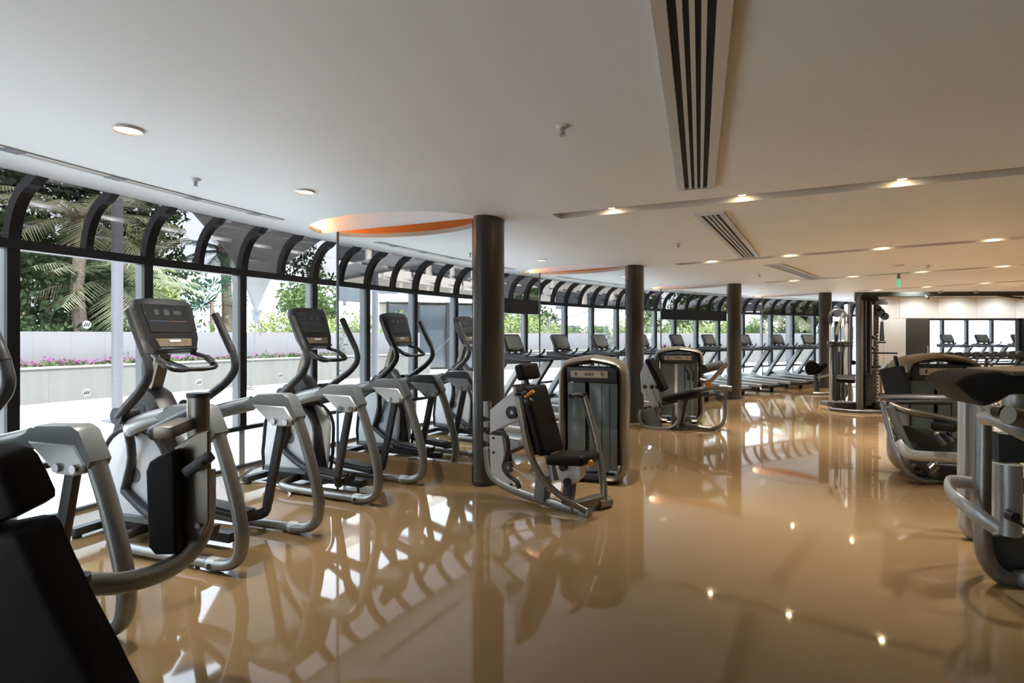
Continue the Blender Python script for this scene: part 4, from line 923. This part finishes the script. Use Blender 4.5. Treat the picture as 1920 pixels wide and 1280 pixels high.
wp = MB().box((0, 0, 0), (.20, .12, .042), bev=.004).mesh('weight_plate', 'steel_plate', False)
for i in range(13): o = link('weight_plate', wp, root); o.matrix_parent_inverse = parent_inv(root); o.location = (X(1627), D-.03, .14+.048*i)
MB().box((X(1624), D, 2.22), (.36, .20, .14), bev=.02).obj('top_block', 'black_plastic', root)
MB().bar((X(1604), D+.0, 2.285), (13.2, 10.7, 2.30), .10, .09, bev=.012).obj('overhead_beam', 'tower_dark', root)
for x in (1763, 1830): MB().disc(U(x, 547, 10.78), (0, 1, 0), .03, .05, 14).obj('beam_bolt', 'silver_light', root)
for x, s in ((1742, -1), (1868, 1)):
    c = U(x, 553, 10.75); MB().tube([c, c+V((-.10*s*-1, -.05, -.02)), c+V((.24*s, -.30, -.08))], .018, 10, 3).obj('pull_up_grip', 'black_plastic', root)
MB().box((12.9, 10.72, 1.13), (.16, .2, 2.26), bev=.012).obj('far_post', 'charcoal', root)
MB().box((X(1648), D-.02, Zz(566)), (.26, .12, .11), bev=.02).obj('pulley_housing', 'grey_plastic', root)
for x, y, r in ((1646, 586, .085), (1655, 593, .07), (1642, 578, .06)): MB().disc((X(x), D-.06, Zz(y)), (0, 1, 0), r, .05, 20).obj('pulley', 'black_plastic', root)
MB().tube([(X(1649), D-.08, Zz(596)), (X(1649), D-.08, Zz(605))], .008, 6, 1).obj('cable', 'silver_light', root)
MB().prism([(X(1646.5), D-.08, Zz(603)), (X(1650.5), D-.08, Zz(603)), (X(1653), D-.08, Zz(640)), (X(1644.5), D-.08, Zz(640))], (0, .03, 0), .004, 1).obj('hand_strap', 'charcoal', root)
MB().cyl((X(1643), D-.08, Zz(641)), (X(1654.5), D-.08, Zz(641)), .024, n=12).obj('strap_grip', 'rubber', root)
MB().bar((X(1628), D-.1, Zz(661)), (X(1660), D-.35, Zz(661)), .04, .032, bev=.008).obj('chin_handle', 'black_plastic', root)
MB().bar((X(1628), D-.1, Zz(687)), (X(1639), D-.2, Zz(686)), .07, .05, bev=.014).obj('foot_pad', 'black_plastic', root)
for y in (632, 652): MB().ball((X(1631.5), D-.1, Zz(y)), .035).obj('knob', 'black_plastic', root)
MB().tube([(X(1562), 11.1, .03), (X(1580), 10.75, .03), (X(1625), 10.7, .03), (X(1655), 10.85, .03), (X(1648), 11.2, .03), (X(1600), 11.3, .03)], .03, 8, 4, True).obj('base_loop', 'grey_plastic', root)
MB().box((X(1592), D+.2, .10), (.5, .28, .12), bev=.03).obj('base_block', 'charcoal', root)
MB().box((X(1643), D-.1, .12), (.26, .2, .16), bev=.04).obj('lower_pulley_cover', 'black_plastic', root)
root = thing('pulldown_station', 'narrow chrome and black pulldown station left of the crossover gantry', 'exercise machine', (7.1, 11.9, 0), world=True)
D = 11.9
for x, m, r in ((1557.5, 'silver_light', .028), (1586, 'silver_light', .04), (1593, 'chrome', .035), (1568, 'charcoal', .04), (1576, 'chrome', .014)):
    MB().cyl((X(x), D, .03), (X(x), D, Zz(566 if x > 1580 else 600)), r, n=12).obj('upright', m, root)
MB().tube([(X(1557.5), D, Zz(604)), (X(1557.5), D, Zz(588)), (X(1564), D, Zz(578)), (X(1578), D, Zz(580)), (X(1587), D, Zz(590)), (X(1587), D, Zz(604))], .045, 10, 4).obj('top_arch', 'black_plastic', root)
MB().disc((X(1566), D-.07, Zz(584)), (0, 1, 0), .085, .05, 20).obj('pulley', 'black_plastic', root); MB().disc((X(1578), D-.07, Zz(588)), (0, 1, 0), .06, .05, 20).obj('pulley', 'charcoal', root)
MB().tube([(X(1575), D-.1, Zz(584)), (X(1568), D-.12, Zz(604)), (X(1561), D-.14, Zz(628))], .026, 8, 2).obj('pull_handle', 'bronze_silver', root)
MB().tube([(X(1572), D-.1, Zz(596)), (X(1579), D-.12, Zz(636))], .012, 6, 1).obj('cable', 'silver_light', root)
MB().bar((X(1552), D, Zz(643)), (X(1598), D, Zz(643)), .10, .05, bev=.01).obj('crossbar', 'charcoal', root)
MB().bar((X(1552), D, Zz(650)), (X(1598), D, Zz(650)), .08, .03).obj('crossbar', 'black_plastic', root)
wp2 = MB().box((0, 0, 0), (.24, .12, .045), bev=.004).mesh('weight_plate', 'steel_plate', False)
for i in range(11): o = link('weight_plate', wp2, root); o.matrix_parent_inverse = parent_inv(root); o.location = (X(1574), D+.08, .12+.05*i)
MB().box((X(1581), D+.14, .72), (.36, .03, 1.2), bev=.01).obj('rear_panel', 'tower_panel', root)
m = MB(); pad(m, (X(1562), D-.45, .55), (X(1578), D-.15, .62), .34, .09, (0.9, -.4, 0), .03); m.obj('seat', 'vinyl', root)
MB().tube([(X(1560), D-.5, .04), (X(1572), D-.3, .28), (X(1584), D-.05, .50)], .03, 8, 2).obj('seat_strut', 'silver', root)
MB().box((X(1576), D-.1, .04), (.6, .7, .06), bev=.015).obj('base_plate', 'grey_plastic', root)
# back-extension bench beside the fourth column
root = thing('back_extension_bench', 'low black padded back-extension bench with silver legs, at the foot of the fourth column', 'exercise bench', (8.0, 14.3, 0), world=True)
D = 14.3
MB().cyl((X(1519), D-.1, Zz(708)), (X(1533), D+.3, Zz(704)), .17, .15, 18).obj('hip_pad', 'vinyl', root)
m = MB(); pad(m, (X(1522), D, Zz(721)), (X(1545), D+.1, Zz(700)), .42, .14, (0, 1, 0), .05); m.obj('thigh_pad', 'vinyl', root)
MB().tube([(X(1529), D-.1, Zz(731)), (X(1550), D-.2, Zz(722)), (X(1572), D-.3, Zz(702)), (X(1580), D-.32, Zz(694))], .028, 10, 3).obj('spine_tube', 'silver_light', root)
MB().tube([(X(1560), D-.25, Zz(712)), (X(1568), D-.4, .02)], .026, 8, 1).obj('front_leg', 'silver_light', root)
MB().tube([(X(1517), D-.2, .03), (X(1530), D-.3, .03), (X(1546), D-.2, .03)], .03, 8, 2).obj('rear_foot', 'silver_light', root)
MB().bar((X(1530), D-.05, .03), (X(1529), D, Zz(716)), .07, .07).obj('post', 'charcoal', root)
for s in (-.16, .16): MB().cyl((X(1579), D-.32+s, Zz(693)), (X(1579), D-.32+s*.3, Zz(693)), .06, n=14).obj('ankle_roller', 'vinyl', root)
# incline bench in front of the back wall
root = thing('incline_bench', 'grey adjustable incline bench in front of the pale back wall', 'exercise bench', (9.3, 14.0, 0), world=True)
D = 13.6
m = MB(); pad(m, (X(1643), D, Zz(714)), (X(1669), D+.3, Zz(698)), .30, .09, (-.5, .85, 0), .03); m.obj('backrest', 'grey_vinyl', root)
m = MB(); pad(m, (X(1636), D-.1, Zz(716)), (X(1647), D, Zz(717)), .30, .09, (-.5, .85, 0), .03); m.obj('seat', 'grey_vinyl', root)
MB().bar((X(1634), D-.1, Zz(722)), (X(1668), D+.3, Zz(720)), .06, .06).obj('frame', 'silver_light', root)
MB().tube([(X(1640), D, Zz(717)), (X(1637), D-.05, .03)], .03, 8, 1).obj('front_leg', 'chrome', root); MB().tube([(X(1663), D+.25, Zz(706)), (X(1667), D+.3, .03)], .03, 8, 1).obj('rear_leg', 'silver', root)
for x, y in ((1637, D-.05), (1667, D+.3)): MB().bar((X(x)-.25, y+.1, .03), (X(x)+.25, y-.1, .03), .05, .05).obj('foot', 'charcoal', root)
# dumbbell rack
RY = 16.55
root = thing('dumbbell_rack', 'long two-tier black dumbbell rack under the opening in the back wall', 'rack', (14.0, RY, 0), world=True)
for z, y in ((.80, RY), (.50, RY-.14)):
    for dy in (-.09, .09): MB().bar((12.05, y+dy, z), (16.1, y+dy, z+.0), .05, .05, bev=.006).obj('shelf_rail', 'charcoal', root)
for x in (12.3, 14.1, 15.9):
    MB().bar((x, RY+.18, .02), (x, RY+.08, .80), .07, .06).obj('leg', 'charcoal', root); MB().bar((x, RY-.32, .03), (x, RY+.25, .03), .07, .06).obj('foot', 'charcoal', root)
    MB().bar((x, RY-.24, .45), (x, RY+.12, .76), .05, .05).obj('bracket', 'charcoal', root)
def dumbbell(x, y, z, r, lab, grp):
    t = thing('dumbbell', lab, 'dumbbell', (x, y, z), 0, grp)
    for s in (-1, 1):
        h = MB().cyl((0, .06*s, 0), (0, .15*s, 0), r, n=16).obj('weight_head', 'rubber', t); MB().disc((0, .152*s, 0), (0, 1, 0), r*.45, .006, 14).obj('head_cap', 'charcoal', h)
    MB().cyl((0, -.07, 0), (0, .07, 0), .016, n=10).obj('grip', 'chrome', t)
NUM = ['first', 'second', 'third', 'fourth', 'fifth', 'sixth', 'seventh', 'eighth', 'ninth', 'tenth', 'eleventh', 'twelfth', 'thirteenth', 'fourteenth', 'fifteenth']
for i in range(15): dumbbell(12.25+.265*i, RY, .825+.075+.002*i, .072+.002*i, 'black round dumbbell on the top rack tier, %s from the left' % NUM[i], 'dumbbells on the top tier')
for i in range(5): dumbbell(14.95+.27*i, RY-.14, .525+.105, .104, 'large black dumbbell on the lower rack tier, %s from the left' % NUM[i], 'dumbbells on the lower tier')
# cables on the floor
o = MB().tube([G(444, 905, .012), G(480, 903, .012), G(515, 907, .012), G(532, 915, .012), G(544, 926, .012), G(541, 930, .012)], .010, 8, 4).obj('floor_cable', 'cable_white'); tag(o, 'white power cable curling across the floor beside the second trainer', 'cable')
o = MB().tube([G(446, 896, .012), G(462, 884, .012), G(482, 872, .012), G(505, 868, .012)], .008, 8, 4).obj('floor_cable', 'black_plastic'); tag(o, 'thin black power cable on the floor beside the second trainer', 'cable')
